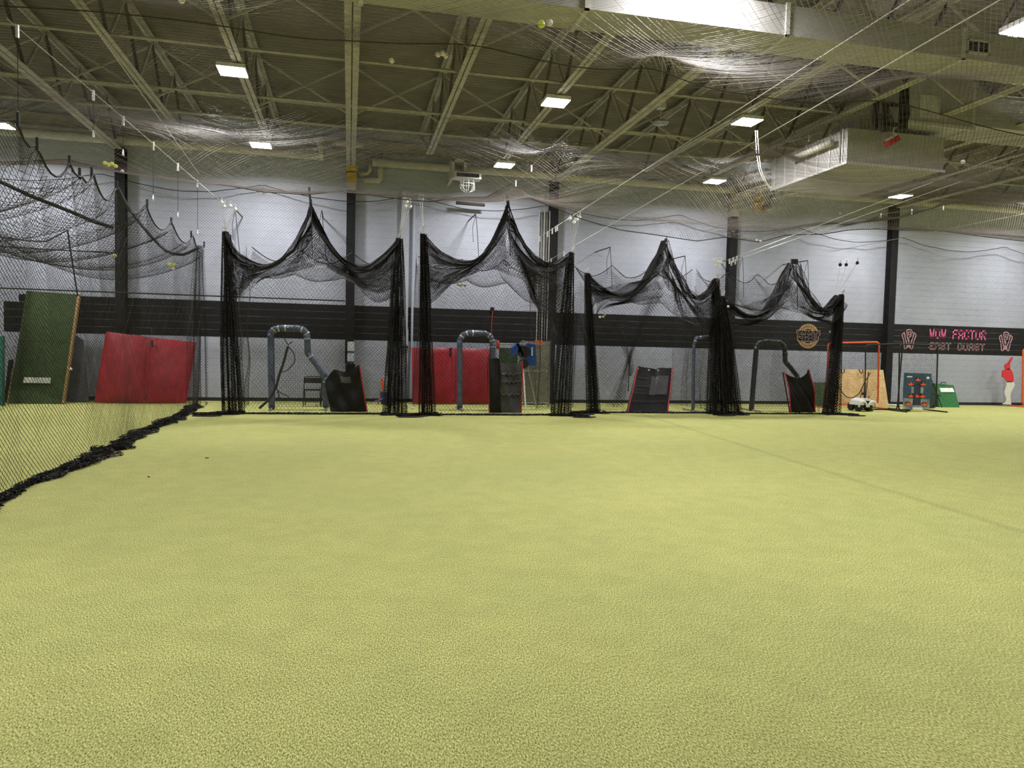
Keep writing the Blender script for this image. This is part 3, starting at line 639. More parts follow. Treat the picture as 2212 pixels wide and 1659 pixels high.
for ci, c in enumerate(CAGES):
    Y = c['Y']; sd = 100*ci
    lt, lb = onY(*c['L'][0], Y), onY(*c['L'][1], Y); rt, rb = onY(*c['R'][0], Y), onY(*c['R'][1], Y)
    lb[2] = rb[2] = 0.02
    t = empty('batting_cage_net', ((lb[0]+rb[0])/2, Y, 0), c['label'], 'net', 'draped batting cage nets')
    net_obj('gathered_curtain', [col_sheet(lt, lb, c['L'][2], c['L'][3], c['L'][4], 0.20, sd+1), col_sheet(lt+[0.02, 0.12, -0.05], lb+[0.03, 0.15, 0], c['L'][2], c['L'][3], 3.0, 0.14, sd+2, nf=6)], 0.0095, 'net_black', t, seed=sd)
    net_obj('gathered_curtain', [col_sheet(rt, rb, c['R'][2], c['R'][3], c['R'][4], 0.20, sd+3), col_sheet(rt+[-0.02, 0.12, -0.05], rb+[0, 0.15, 0], c['R'][2], c['R'][3], 3.0, 0.14, sd+4, nf=6)], 0.0095, 'net_black', t, seed=sd+1)
    net_obj('swag', [swag_sheet(c['up1'], c['lo1'], Y, sd+5), swag_sheet(c['up1'], [(a_, b_-18) for a_, b_ in c['lo1']], Y, sd+6, netv=2.8, yoff=0.2, vpow=2.6), swag_sheet(c['up1'], [(a_, b_-45) for a_, b_ in c['lo1']] if ci > 1 else c['lo1'], Y, sd+41, netv=3.6, yoff=0.08, vpow=4.5)], 0.0095, 'net_black', t, seed=sd+2)
    net_obj('swag', [swag_sheet(c['up2'], c['lo2'], Y, sd+7), swag_sheet(c['up2'], [(a_, b_-18) for a_, b_ in c['lo2']], Y, sd+8, netv=2.8, yoff=0.2, vpow=2.6), swag_sheet(c['up2'], [(a_, b_-45) for a_, b_ in c['lo2']] if ci > 1 else c['lo2'], Y, sd+42, netv=3.6, yoff=0.08, vpow=4.5)], 0.0095, 'net_black', t, seed=sd+3)
    # thin front panel below the swags down to the floor
    low = interp_pts(PY(c['lo1']+c['lo2'][1:], Y+0.05), 100); st = 0.045
    nu = int((rb[0]-lb[0]-0.2)/st*1.05); xs = np.linspace(lb[0]+0.15, rb[0]-0.12, nu); zt = np.interp(xs, low[:, 0], low[:, 2]); nv = int(2.6/st)
    U, V = np.meshgrid(xs, np.linspace(0, 1, nv), indexing='ij')
    net_obj('front_panel', [np.stack([U+0.06*wob(U, V, 3, sd+9), Y+0.12+0.16*wob(U*1.5, V, 2.2, sd+10), 0.02+V*(zt[:, None]+0.12)], 2)], 0.0052, 'net_black', t, seed=sd+4)
    # rear panel with scalloped top
    xr = np.linspace(lb[0]+0.05, rb[0]+0.3, int((rb[0]-lb[0]+0.25)/0.042)); U, V = np.meshgrid(xr, np.linspace(0, 1, int(3.9/0.042)), indexing='ij')
    topz = 4.25-0.35*np.abs(np.sin((U-xr[0])/(xr[-1]-xr[0])*3*math.pi))
    rear = np.stack([U+0.12*wob(U, V, 2, sd+11), YB+0.18*wob(U*2, V, 2, sd+12), 0.02+V*topz], 2)
    net_obj('rear_panel', [rear], 0.0052, 'net_black', t, seed=sd+5)
    obj('rear_rope', MB().tube(rear[::3, -1], 0.012, 4), 'rope', t)
    # canopy sagging between front swags and rear panel
    xs = np.linspace(lb[0]+0.1, rb[0]-0.1, int((rb[0]-lb[0])/0.045)); ys_ = np.linspace(Y+0.1, YB, int((YB-Y)/0.045*1.2))
    U, V = np.meshgrid(xs, ys_, indexing='ij'); uu = (U-xs[0])/(xs[-1]-xs[0]); vv = (V-ys_[0])/(ys_[-1]-ys_[0])
    zf = np.interp(xs, low[:, 0], low[:, 2])[:, None]+0.25
    Zc = zf*(1-vv)+(4.2-0.35*np.abs(np.sin(uu*3*math.pi)))*vv-0.55*np.sin(math.pi*uu)**0.8*np.sin(math.pi*vv)
    net_obj('canopy', [np.stack([U, V, Zc+0.06*wob(U, V, 2, sd+13)], 2)], 0.0052, 'net_black', t, seed=sd+6)
    # side panels running back to the wall
    for si, (bx_, tz) in enumerate(((lb, lt[2]), (rb, rt[2]))):
        ysd = np.linspace(Y+0.2, 21.3, int((21.1-Y)/0.045)); U, V = np.meshgrid(ysd, np.linspace(0, 1, int(tz/0.045)), indexing='ij')
        vv = (U-ysd[0])/(ysd[-1]-ysd[0])
        topz = tz-0.45*np.abs(np.sin(vv*2*math.pi))-0.25*(1-vv)*vv
        net_obj('side_panel', [np.stack([bx_[0]+0.12*wob(U, V*2, 2.5, sd+14+si)+0.1*np.sin(5*U)*(1-V), U, 0.02+V*topz], 2)], 0.0052, 'net_black', t, seed=sd+7+si)
    # ropes and clips
    hp = onY(*c['hang'], Y); pk = onY(*c['peak'], Y)
    obj('peak_strap', MB().bar(pk-[0, 0, 0.03], hp+[0, 0, 0.03], 0.05 if ci < 3 else 0.2, 0.05, up=(0, 1, 0)), 'rope', t)
    obj('lift_rope', MB().tube([pk+[0.02, -0.02, 0.1], pk+[0.04, -0.12, -0.6], pk+[0.06, -0.16, -1.3]], 0.011, 5), 'rope', t)
    for e, dx in ((lt, -0.02), (rt, 0.02)):
        for k in range(3):
            obj('clip', MB().bar(e+[dx+0.03*k-0.03, -0.05, 0.02+0.03*k], e+[dx+0.035*k-0.04, -0.05, 0.10+0.03*k], 0.022, 0.022), 'clip', t)
    # netting heaped on the floor
    pth = [(lb[0]-0.75, Y-0.35, 0), (lb[0]-0.2, Y-0.12, 0), (lb[0]+0.3, Y+0.05, 0)]
    net_obj('floor_heap', [puddle(pth, 0.50, sd+20, 1.8, 0.09), puddle([(lb[0]+0.1, Y+0.05, 0), ((lb[0]+rb[0])/2, Y+0.0, 0), (rb[0]-0.1, Y, 0)], 0.16, sd+21, 0.8, 0.05, stretch=1.1),
                           puddle([(rb[0]-0.35, Y-0.1, 0), (rb[0]+0.1, Y-0.15, 0), (rb[0]+0.55, Y-0.45, 0)], 0.42, sd+22, 1.8, 0.07)], 0.012, 'net_black', t, seed=sd+9)
    for (ex, sgn) in ((lb, -1), (rb, 1)):
        q = np.linspace(0, 2*math.pi, 22)
        loop = [(ex[0]+sgn*0.45+0.28*math.cos(a_)+0.05*math.sin(3*a_), Y-0.5+0.12*math.sin(a_), 0.012) for a_ in q[:-1]]
        obj('tail_rope', MB().tube(loop, 0.010, 4, closed=True), 'rope', t)

# a twisted hanging bundle of net in the third cage
t = empty('twisted_net', onY(1345, 885, 19.6), 'black net twisted into a knot, hanging inside the third cage', 'net')
def bundle(pts, Y, r0, net_w, seed, st=0.036, nf=5):
    a = np.array(PY([(p[0], p[1]) for p in pts], Y)); rad = np.array([p[2] for p in pts]); n = int(np.linalg.norm(np.diff(a, axis=0), axis=1).sum()/st)
    tt = np.concatenate([[0], np.cumsum(np.linalg.norm(np.diff(a, axis=0), axis=1))]); tt /= tt[-1]
    c_ = interp_pts(a, n); R = np.interp(np.linspace(0, 1, n), tt, rad); nv = int(net_w/st)
    V = np.linspace(0, 1, nv)[None, :]; S = np.linspace(0, 1, n)[:, None]
    ang = 2*math.pi*V*1.0+2*S; rr = R[:, None]*(0.55+0.45*np.sin(2*math.pi*nf*V+3*S))
    P = np.repeat(c_[:, None, :], nv, 1); P[..., 0] += rr*np.cos(ang); P[..., 1] += rr*np.sin(ang)
    return P
net_obj('netting', [bundle([(1412, 640, .25), (1385, 700, .14), (1362, 765, .06), (1350, 805, .10), (1330, 880, .30)], 19.6, 0, 1.6, 61),
                    bundle([(1340, 700, .30), (1355, 760, .12), (1364, 800, .10), (1360, 812, .05)], 19.65, 0, 1.4, 62)], 0.005, 'net_black', t, seed=61)
obj('tie_rope', MB().tube(interp_pts(PY([(1362, 765), (1358, 815), (1357, 846)], 19.6), 12), 0.014, 5), 'rope', t)
# coiled rope tangle in the first cage
t = empty('rope_tangle', onY(600, 880, 18.6), 'black rope tangle hanging from the blue padded screen in the first cage', 'rope')
for i, (pts, r_) in enumerate((([(622, 748), (612, 785), (603, 810), (597, 835), (583, 862), (560, 882)], 0.03), ([(622, 748), (636, 765), (637, 782), (622, 800), (605, 805)], 0.012), ([(598, 840), (602, 852), (603, 866)], 0.012), ([(612, 725), (622, 745), (632, 738)], 0.012), ([(585, 810), (600, 845), (625, 858)], 0.01))):
    obj('strand' if i else 'thick_strand', MB().tube(interp_pts(PY(pts, 18.55), 16), r_, 6), 'rope', t)

# ---------------------------------------------------------------- left side net running toward the camera
XS = -3.75
BOT = [(-80, 1125), (0, 1085), (60, 1050), (130, 1022), (190, 1000), (235, 975), (300, 940), (350, 918), (400, 895), (424, 876)]
bp = np.array([onZ(a_, b_, 0) for a_, b_ in BOT])
def topz_at(y):   # height of the drooping top rope
    return y
hang = [(38, 262), (80, 315), (150, 352), (172, 378), (198, 376), (252, 402), (318, 442), (370, 480), (413, 508), (441, 530)]
hp = [onX(a_, b_, XS) for a_, b_ in hang]; hp = [p for p in hp]
hz = np.array([[p[1], p[2]] for p in hp]); hz = hz[np.argsort(hz[:, 0])]
t = empty('side_net', (XS, 14, 0), 'long black side net at left running from the camera toward the wall', 'net')
y_a, y_b = 6.8, float(bp[-1][1])
st = 0.042; nu = int((y_b-y_a)/st*1.1)
ysn = np.linspace(y_a, y_b, nu); knots = np.concatenate([[y_a-1], hz[:, 0], [y_b+0.5]]); kz = np.concatenate([[hz[0, 1]], hz[:, 1], [hz[-1, 1]]])
ktop = np.interp(ysn, knots, kz)
fr = np.zeros(nu)
for i, y in enumerate(ysn):
    j = np.searchsorted(knots, y); 
    if 0 < j < len(knots): a_, b_ = knots[j-1], knots[j]; fr[i] = 4*((y-a_)/(b_-a_+1e-6))*(1-(y-a_)/(b_-a_+1e-6))*min(0.32, 0.28*(b_-a_))
ktop = ktop-fr
bx_ = np.interp(ysn, bp[:, 1], bp[:, 0])
U, V = np.meshgrid(ysn, np.linspace(0, 1, int(4.6/st)), indexing='ij')
X = bx_[:, None]*(1-V)+XS*V+0.14*wob(U*1.5, V, 1.6, 71)
P = np.stack([X, U+0.04*wob(U, V*3, 2, 72), 0.02+V*ktop[:, None]], 2)
net_obj('netting', [P], 0.0056, 'net_black', t, seed=70)
obj('top_rope', MB().tube(P[::4, -1], 0.014, 5), 'rope', t)
pud = [(a_[0], a_[1], 0) for a_ in bp[:]]
net_obj('floor_heap', [puddle(pud, 0.36, 75, 1.7, 0.09, stretch=1.4), puddle(pud[3:], 0.46, 76, 1.4, 0.08, stretch=1.4), puddle([tuple(x) for x in (bp[5]+[-0.25, 0, 0], bp[5]+[0.1, 0.05, 0], bp[5]+[0.22, 0.3, 0])], 0.35, 77, 1.3, 0.09)], 0.010, 'net_black', t, seed=74)
net_obj('gathered_end', [col_sheet((XS-0.05, y_b-0.1, hz[-1, 1]-0.05), (XS-0.1, y_b, 0.02), 0.15, 0.45, 2.6, 0.15, 78)], 0.005, 'net_black', t, seed=79)
for i, q in enumerate(hp):
    obj('hanger_loop', MB().tube([q-[0, 0, 0.06], q+[0, 0, 0.10]], 0.022, 5), 'rope', t)
# roof net of the left cage
t = empty('left_canopy_net', (XS-2.2, 15, 4), 'drooping black canopy net of the left cage holding stray balls', 'net')
xs = np.linspace(XS, XS-4.4, int(4.4/0.045)); ysc = np.linspace(10.0, y_b, int((y_b-10)/0.045))
U, V = np.meshgrid(xs, ysc, indexing='ij'); uu = (U-XS)/(-4.4); edge = np.interp(ysc, ysn, ktop)[None, :]
fr2 = np.abs(np.sin((V-10)/1.6*math.pi))*0.12
Z = edge-0.75*np.sin(math.pi*np.clip(uu, 0, 1))**0.75-fr2*(1-uu)+0.12*uu+0.06*wob(U, V, 1.5, 81)
net_obj('netting', [np.stack([U, V, Z], 2)], 0.0056, 'net_black', t, seed=80)
for k, (pts, Y) in enumerate((([(0, 392), (70, 425), (150, 456), (200, 478), (245, 492)], 15.0), ([(255, 405), (272, 440), (300, 480), (330, 515), (360, 545), (395, 552), (430, 535)], 18.0), ([(0, 512), (60, 520), (100, 522), (146, 497)], 19.5), ([(146, 497), (152, 540), (160, 590), (168, 640)], 19.5), ([(0, 532), (120, 540), (235, 545)], 20.2))):
    obj('fold_rope', MB().tube(interp_pts(PY(pts, Y), 20), 0.035 if k < 2 else 0.018, 5), 'rope', t)
net_obj('far_side_netting', [np.stack(list(np.broadcast_arrays(*(lambda A, B: (XS-4.4+0.15*wob(A, B, 2, 83), A, 0.02+B*3.95))(*np.meshgrid(np.linspace(12, 21.2, 210), np.linspace(0, 1, 95), indexing='ij')))), 2)], 0.0052, 'net_black', t, seed=84)
net_obj('back_netting', [np.stack(list(np.broadcast_arrays(*(lambda A, B: (A, 20.6+0.15*wob(A, B, 2, 85), 0.02+B*(3.9-0.25*np.abs(np.sin(A*1.6)))))(*np.meshgrid(np.linspace(XS-5.5, XS-0.1, 125), np.linspace(0, 1, 92), indexing='ij')))), 2)], 0.0052, 'net_black', t, seed=86)

# ---------------------------------------------------------------- support cables and clips
def cable(pa, pb, label, r=0.0065, m='cable', sag=0.0, clips=()):
    t = empty('support_cable', tuple(min(a_, b_) if i == 2 else (a_+b_)/2 for i, (a_, b_) in enumerate(zip(pa, pb))), label, 'cable', 'support cables')
    pa, pb = np.array(pa), np.array(pb); n = 12
    obj('wire', MB().tube([pa+(pb-pa)*s_-np.array([0, 0, sag*4*s_*(1-s_)]) for s_ in np.linspace(0, 1, n)], r, 5), m, t)
    for s_ in clips:
        p = pa+(pb-pa)*s_
        obj('clip', MB().bar(p-[0, 0, 0.12], p+[0, 0, 0.02], 0.03, 0.03), 'clip', t)
    return t
cable(onY(1160, 516, 18.2), onZ(1965, 0, 5.25), 'upper of two long white cables rising from the third cage to the top edge', clips=(0.02, 0.07, 0.1, 0.12, 0.13))
cable(onY(1180, 566, 18.6), onZ(2160, 0, 5.2), 'lower of two long white cables rising from the third cage to the top edge', clips=(0.03, 0.1))
cable(onY(1572, 562, 18.2), onZ(2212, 318, 5.3), 'upper white cable slanting up right from the fourth cage', clips=(0.01, 0.03, 0.05))
cable(onY(1576, 566, 18.2), onZ(2212, 345, 5.3), 'lower white cable slanting up right from the fourth cage', clips=(0.01, 0.03))
cable(onY(1790, 545, 19.5), onZ(2212, 462, 5.3), 'thin white cable at far right above the pink lettering')
cable(onY(1225, 284, 12.5), onY(1110, 396, 17.1), 'bright cable lifting the roof net into two peaks near the centre lamps', clips=(0.2, 0.6, 0.95))
cable(onY(1655, 322, 16.5), onY(1775, 286, 14.0), 'bright cable lifting the roof net beside the air duct', clips=(0.1, 0.8))
cable(onY(1895, 464, 17.2), onY(2045, 443, 16.5), 'bright rod lifting the scalloped net edge at right', clips=(0.05, 0.5, 0.95))
# upper left cable with drop lines
a = onZ(15, 40, 5.45); b = onY(478, 436, 18.0)
t = cable(a, b, 'thin cable with white clips slanting down across the upper left corner', r=0.007)
for px, py, dl in ((38, 68, 1.0), (200, 215, 0.55), (266, 272, 0.5), (331, 330, 0.9), (385, 368, 0.9), (426, 400, 1.0)):
    # find point of the cable nearest to that column of the picture
    best = min(np.linspace(0, 1, 200), key=lambda s_: abs(((a+(b-a)*s_-[0, 0, EYE]) @ _r)/((a+(b-a)*s_-[0, 0, EYE]) @ _f)*FPX+IW/2-px))
    p = a+(b-a)*best
    obj('pulley', MB().bar(p-[0, 0, 0.12], p+[0, 0, 0.03], 0.035, 0.03), 'clip', t)
    obj('drop_line', MB().tube([p, p-[0, 0, dl]], 0.004, 4), 'rope', t)
    obj('weight', MB().lathe(p-[0, 0, dl+0.05], [(0.018, -0.05), (0.018, -0.02), (0.008, 0.05)], 7), 'clip', t)
cable(onY(130, 20, 7.6) if False else onZ(175, 20, 5.5), onY(430, 375, 18.0), 'thin cable running beside the upper left lamp truss', r=0.008)
# pulley clusters where the cages meet their cables
for pts, Y, l in (([(478, 437), (484, 446), (497, 445), (508, 452)], 18.2, 'white pulleys and hooks at the top left of the first cage'),
                  ([(873, 428), (878, 436), (884, 432), (886, 446), (876, 445), (906, 428), (912, 430)], 18.2, 'white pulleys between the first and second cages'),
                  ([(1545, 560), (1551, 565), (1557, 566), (1549, 572)], 18.3, 'white pulleys between the third and fourth cages'),
                  ([(1815, 572), (1828, 572), (1852, 568)], 18.4, 'dark pulley blocks hanging right of the fourth cage'),
                  ([(1231, 472), (1240, 480), (1246, 474), (1252, 469)], 18.2, 'white pulleys right of the second cage')):
    p0 = onY(*pts[0], Y); t = empty('pulley_cluster', p0, l, 'pulley', 'pulley clusters')
    for k, q in enumerate(pts):
        p = onY(*q, Y+0.02*k)
        obj('pulley', MB().lathe(p, [(0.012, -0.02), (0.05, -0.012), (0.03, 0), (0.05, 0.012), (0.012, 0.02)], 8, axis=1), 'clip' if 'dark' not in l else 'rope', t)
        obj('hook', MB().bar(p+[0, 0, 0.03], p+[0.02, 0, 0.13], 0.018, 0.018), 'clip', t)
        q2 = {'white pulleys and hooks at the top left of the first cage': (487, 500), 'white pulleys between the first and second cages': (862, 512) if q[0] < 895 else (915, 505), 'white pulleys between the third and fourth cages': (1549+3*k, 610+8*k), 'dark pulley blocks hanging right of the fourth cage': (1805+4*k, 630), 'white pulleys right of the second cage': (1236, 545)}[l]
        obj('lift_line', MB().tube([p, onY(q2[0], q2[1], Y)], 0.005, 4), 'cable', t)
# thin arms bolted to the wall that carry cables
for (x, y), l in (((508, 452), 'behind the first cage left swag'), ((695, 455), 'behind the first cage peak'), ((1028, 462), 'behind the second cage'), ((1318, 534), 'behind the third cage left side'), ((1480, 553), 'behind the third cage right side'), ((1604, 556), 'behind the fourth cage left side'), ((1745, 563), 'right of the fourth cage peak')):
    p = onY(x, y, 20.6); t = empty('cord_hoist', p, 'thin dark hoist bar on the wall holding cords '+l, 'hoist', 'cord hoists')
    obj('arm', MB().bar((p[0], WALL_Y-0.005, p[2]+0.02), p, 0.025, 0.025), 'steel_dark', t)
    obj('cord', MB().tube([p, p+[0.05, 0, -0.5], p+[0.12, 0.05, -1.25]], 0.009, 4), 'rope', t)
    obj('cord', MB().tube([p, p+[-0.08, 0.05, -0.4], p+[-0.05, 0.05, -0.8]], 0.007, 4), 'rope', t)

# ---------------------------------------------------------------- padded L screens
def l_screen(pts, Y, label, m='navy', r=0.085, name='pitching_screen', gridw=None):
    W_ = np.array(PY(pts, Y)); t = empty(name, (W_[:, 0].mean(), Y, 0), label, 'screen', 'padded pitching screens')
    W_[0][2] = 0.06; W_[-1][2] = 0.06
    # each straight run of padding is one sleeve, with tape at its ends
    for i in range(len(W_)-1):
        a_, b_ = W_[i], W_[i+1]; n = max(4, int(np.linalg.norm(b_-a_)/0.08)); ss = np.linspace(0, 1, n)
        g = np.random.default_rng(i+len(pts))
        obj('padding', MB().tube([a_+(b_-a_)*s_ for s_ in ss], r, 10, rr=[r*(0.93+0.09*g.random()) for _ in ss]).sphere(a_, r*0.97, 10, 6), m, t, smooth=True)
        if 0 < i: obj('tape', MB().tube([a_+(b_-a_)/np.linalg.norm(b_-a_)*0.1, a_+(b_-a_)/np.linalg.norm(b_-a_)*0.13], r*1.03, 10), 'tape' if m == 'navy' else 'rubber', t)
    obj('foot', MB().bar(W_[0]+[0, -0.5, -0.03], W_[0]+[0, 0.6, -0.03], 0.05, 0.05), 'galv', t)
    obj('foot', MB().bar(W_[-1]+[0, -0.5, -0.03], W_[-1]+[0, 0.6, -0.03], 0.05, 0.05), 'galv', t)
    # net inside, clipped by the outline
    st = 0.055; x0_, x1_ = W_[:, 0].min(), W_[:, 0].max(); z1_ = W_[:, 2].max()
    xs = np.arange(x0_, x1_, st); strips = []
    poly = [(p[0], p[2]) for p in W_]
    def top(x):
        best = 0
        for i in range(len(poly)-1):
            (xa, za), (xb, zb) = poly[i], poly[i+1]
            if min(xa, xb)-1e-6 <= x <= max(xa, xb)+1e-6 and abs(xb-xa) > 1e-6: best = max(best, za+(zb-za)*(x-xa)/(xb-xa))
        return best
    zt = np.array([max(0.1, top(x)) for x in xs]); mbn = MB(); q = 0.0035
    def strand(a_, b_): mbn.bar(a_, b_, q, q)
    for x, z in zip(xs, zt): strand((x, Y, 0.06), (x, Y, z))
    for z in np.arange(0.08, z1_, st):
        on = [x for x, zz in zip(xs, zt) if zz >= z]
        if len(on) > 1: strand((on[0], Y+0.01*math.sin(z*9), z), (on[-1], Y, z))
    obj('netting', mbn, 'net_black', t, kind='stuff')
    return t
l_screen([(587, 882), (585, 720), (592, 712), (606, 709), (642, 709), (656, 713), (663, 722), (665, 762), (703, 815), (704, 880)], 19.2, 'blue-grey padded L-shaped pitching screen in the first cage')
l_screen([(993, 882), (993, 735), (1000, 724), (1012, 719), (1048, 720), (1060, 727), (1064, 740), (1064, 790), (1085, 830), (1092, 880)], 19.3, 'blue-grey padded pitching screen standing before the red mats in the second cage', r=0.078)
l_screen([(1497, 878), (1499, 745), (1505, 730), (1530, 727), (1541, 733), (1542, 800), (1545, 812), (1545, 888)], 18.9, 'narrow navy padded screen half hidden behind the third cage right curtain', r=0.05)
l_screen([(1623, 882), (1634, 750), (1640, 741), (1652, 738), (1683, 739), (1692, 746), (1696, 758), (1696, 780), (1722, 812), (1732, 876)], 19.2, 'dark navy padded pitching screen in the fourth cage', m='navy_dark', r=0.075)

# ---------------------------------------------------------------- black strike sheets
def sheet(pts, Y, label, m, name='strike_sheet', trims=(), seed=0, dep=0.10, lean=0.0, flap=None, cat='target sheet', grom=()):
    """cloth from a quad/outline: pts = top edge list, bottom edge list (pixels)"""
    up, lo_ = pts; n, nv = 36, 40
    a_ = interp_pts(PY(up, Y+lean), n) if len(up) > 2 else np.linspace(*PY(up, Y+lean), n); b_ = np.linspace(*PY(lo_, Y), n) if len(lo_) == 2 else interp_pts(PY(lo_, Y), n)
    b_[:, 2] = np.maximum(0.02, b_[:, 2]*0+0.02)
    V = np.linspace(0, 1, nv)[None, :, None]; P = b_[:, None, :]*(1-V)+a_[:, None, :]*V
    S, VV = np.meshgrid(np.linspace(0, 1, n), np.linspace(0, 1, nv), indexing='ij')
    P[..., 1] += dep*wob(S*2, VV*2, 2.6, seed)+0.25*dep*np.sin(14*S+6*VV)
    t = empty(name, (b_[:, 0].mean(), Y, 0), label, cat)
    mb = MB().grid(P); Pb = P.copy(); Pb[..., 1] += 0.012; mb.grid(Pb)
    obj('cloth', mb, m, t, smooth=True)
    for side in trims:
        e = {'l': P[0], 'r': P[-1], 't': P[:, -1]}[side]
        obj('edging', MB().tube(e[::2]-np.array([0, 0.008, 0]), 0.018, 5), 'red_trim', t, label='red edging')
    fr_ = MB()
    for e in (P[0], P[-1]): fr_.tube([e[0]+[0, 0.05, 0], e[-1]+[0, 0.05, -0.05]], 0.02, 6)
    obj('frame', fr_.bar(P[0, 0]+[0, 0.05, 0.02], P[-1, 0]+[0, 0.05, 0.02], 0.03, 0.03), 'rubber', t)
    for g_ in grom:
        q = P[int(g_*(n-1)), -2]; obj('grommet', MB().lathe(q-[0, 0.02, 0.03], [(0.012, 0), (0.03, 0.004), (0.012, 0.008)], 8, axis=1), 'clip', t)
    return t, P
t, P = sheet(([(702, 823), (712, 808), (722, 797), (740, 803), (752, 803), (764, 795), (776, 787)], [(716, 886), (793, 886)]), 18.35, 'black sagging strike sheet with a torn top in front of the first cage chair', 'black_vinyl', trims=('r',), seed=31, dep=0.12)
obj('patch', MB().grid(np.array([[P[i, j]-[0, 0.02, 0] for j in range(28, 35)] for i in range(16, 26)])), 'grey_vinyl', t, label='grey patch')
t, P = sheet(([(1054, 775), (1075, 773), (1078, 782), (1090, 785), (1105, 785), (1118, 785), (1128, 777)], [(1058, 893), (1127, 893)]), 18.2, 'grey creased strike sheet with red edges in the second cage', 'grey_vinyl', trims=('l', 'r'), seed=32, dep=0.14)
obj('black_panel', MB().grid(np.array([[P[i, j]-[0, 0.05, 0] for j in range(0, 40)] for i in range(0, 13)])), 'black_vinyl', t, label='black side panel')
for k, jj in enumerate((14, 24, 30)):
    obj('fold', MB().tube([P[i, jj+(i % 5)//3]-[0, 0.03, 0.01*math.sin(i)] for i in range(14, 34)], 0.03, 6), 'grey_vinyl', t, smooth=True)
t, P = sheet(([(1378, 791), (1395, 794), (1412, 796), (1418, 799), (1425, 794), (1440, 795), (1452, 795)], [(1356, 890), (1443, 890)]), 18.75, 'flat leaning black strike sheet with red edges in the third cage', 'black_vinyl', trims=('l', 'r'), seed=33, dep=0.03, lean=0.5, grom=(0.0, 0.33, 0.62, 1.0))
for j in (9, 16, 22, 29): obj('crease', MB().tube([P[i, j]-[0, 0.012, 0] for i in range(2, 34, 3)], 0.008, 5), 'grey_vinyl', t)
obj('strike_zone', MB().grid(np.array([[P[i, j]-[0, 0.02, 0] for j in range(15, 33)] for i in range(15, 33)])), 'grey_vinyl', t, label='charcoal strike zone')
t, P = sheet(([(1697, 801), (1708, 812), (1722, 818), (1732, 816), (1740, 806), (1747, 797)], [(1706, 884), (1765, 884)]), 18.6, 'black crumpled strike sheet hanging in a V in the fourth cage', 'black_vinyl', trims=('l', 'r'), seed=34, dep=0.16)

# ---------------------------------------------------------------- mats, boards against the wall
def slab(corners, Yb, Yt, thick, m, name, label, cat, group=None):
    """leaning board: corners bottom-left, bottom-right, top-right, top-left in pixels"""
    bl, br, tr_, tl_ = corners
    A_ = [onY(*bl, Yb), onY(*br, Yb), onY(*tr_, Yt), onY(*tl_, Yt)]; A_[0][2] = A_[1][2] = 0.01
    t = empty(name, (A_[0]+A_[1])/2*[1, 1, 0], label, cat, group)
    obj('panel', MB().prism(A_, (0, thick, 0)), m, t)
    return t, A_
def cushion(corners, Yb, Yt, thick, m, t, nm='mat_face', seed=0):
    A_ = [onY(*corners[0], Yb), onY(*corners[1], Yb), onY(*corners[2], Yt), onY(*corners[3], Yt)]; A_[0][2] = A_[1][2] = 0.02
    n = 22; U, V = np.meshgrid(np.linspace(0, 1, n), np.linspace(0, 1, n), indexing='ij')
    P = (A_[0]*((1-U)*(1-V))[..., None]+A_[1]*(U*(1-V))[..., None]+A_[2]*(U*V)[..., None]+A_[3]*((1-U)*V)[..., None])
    bul = (16*U*(1-U)*V*(1-V))**0.45
    P[..., 1] -= thick*bul+0.015*wob(U*3, V*3, 3, seed)*bul+0.012*np.sin(30*(U+V*0.3))*np.exp(-6*V)*bul
    mb = MB().grid(P); Q = P.copy(); Q[..., 1] = (A_[0][1]*(1-V)+A_[3][1]*V)+0.02
    mb.grid(Q)
    return obj(nm, mb, m, t, smooth=True)
t = empty('folding_mat', onY(315, 866, 21.0)*[1, 1, 0], 'pair of red vinyl wall mats leaning at left behind the side net', 'mat', 'red mats')
cushion([(203, 862), (311, 865), (320, 728), (229, 716)], 20.9, 21.25, 0.09, 'red_vinyl', t, seed=1)
cushion([(312, 865), (402, 865), (424, 740), (321, 728)], 20.9, 21.25, 0.09, 'red_vinyl', t, seed=2)
obj('strap', MB().bar(onY(328, 735, 21.0), onY(330, 750, 20.95), 0.06, 0.02, up=(0, 1, 0)), 'rubber', t)
obj('strap', MB().bar(onY(327, 708, 21.2), onY(328, 722, 21.15), 0.03, 0.02, up=(0, 1, 0)), 'rubber', t)
t = empty('folding_mat', onY(972, 868, 21.0)*[1, 1, 0], 'pair of red vinyl wall mats behind the screen in the second cage', 'mat', 'red mats')
cushion([(891, 866), (980, 868), (980, 751), (890, 751)], 21.1, 21.35, 0.09, 'red_vinyl', t, seed=3)
cushion([(981, 868), (1060, 868), (1058, 754), (981, 752)], 21.1, 21.35, 0.09, 'red_vinyl', t, seed=4)
obj('strap', MB().bar(onY(973, 752, 21.1), onY(973, 772, 21.1), 0.06, 0.02, up=(0, 1, 0)), 'rubber', t)
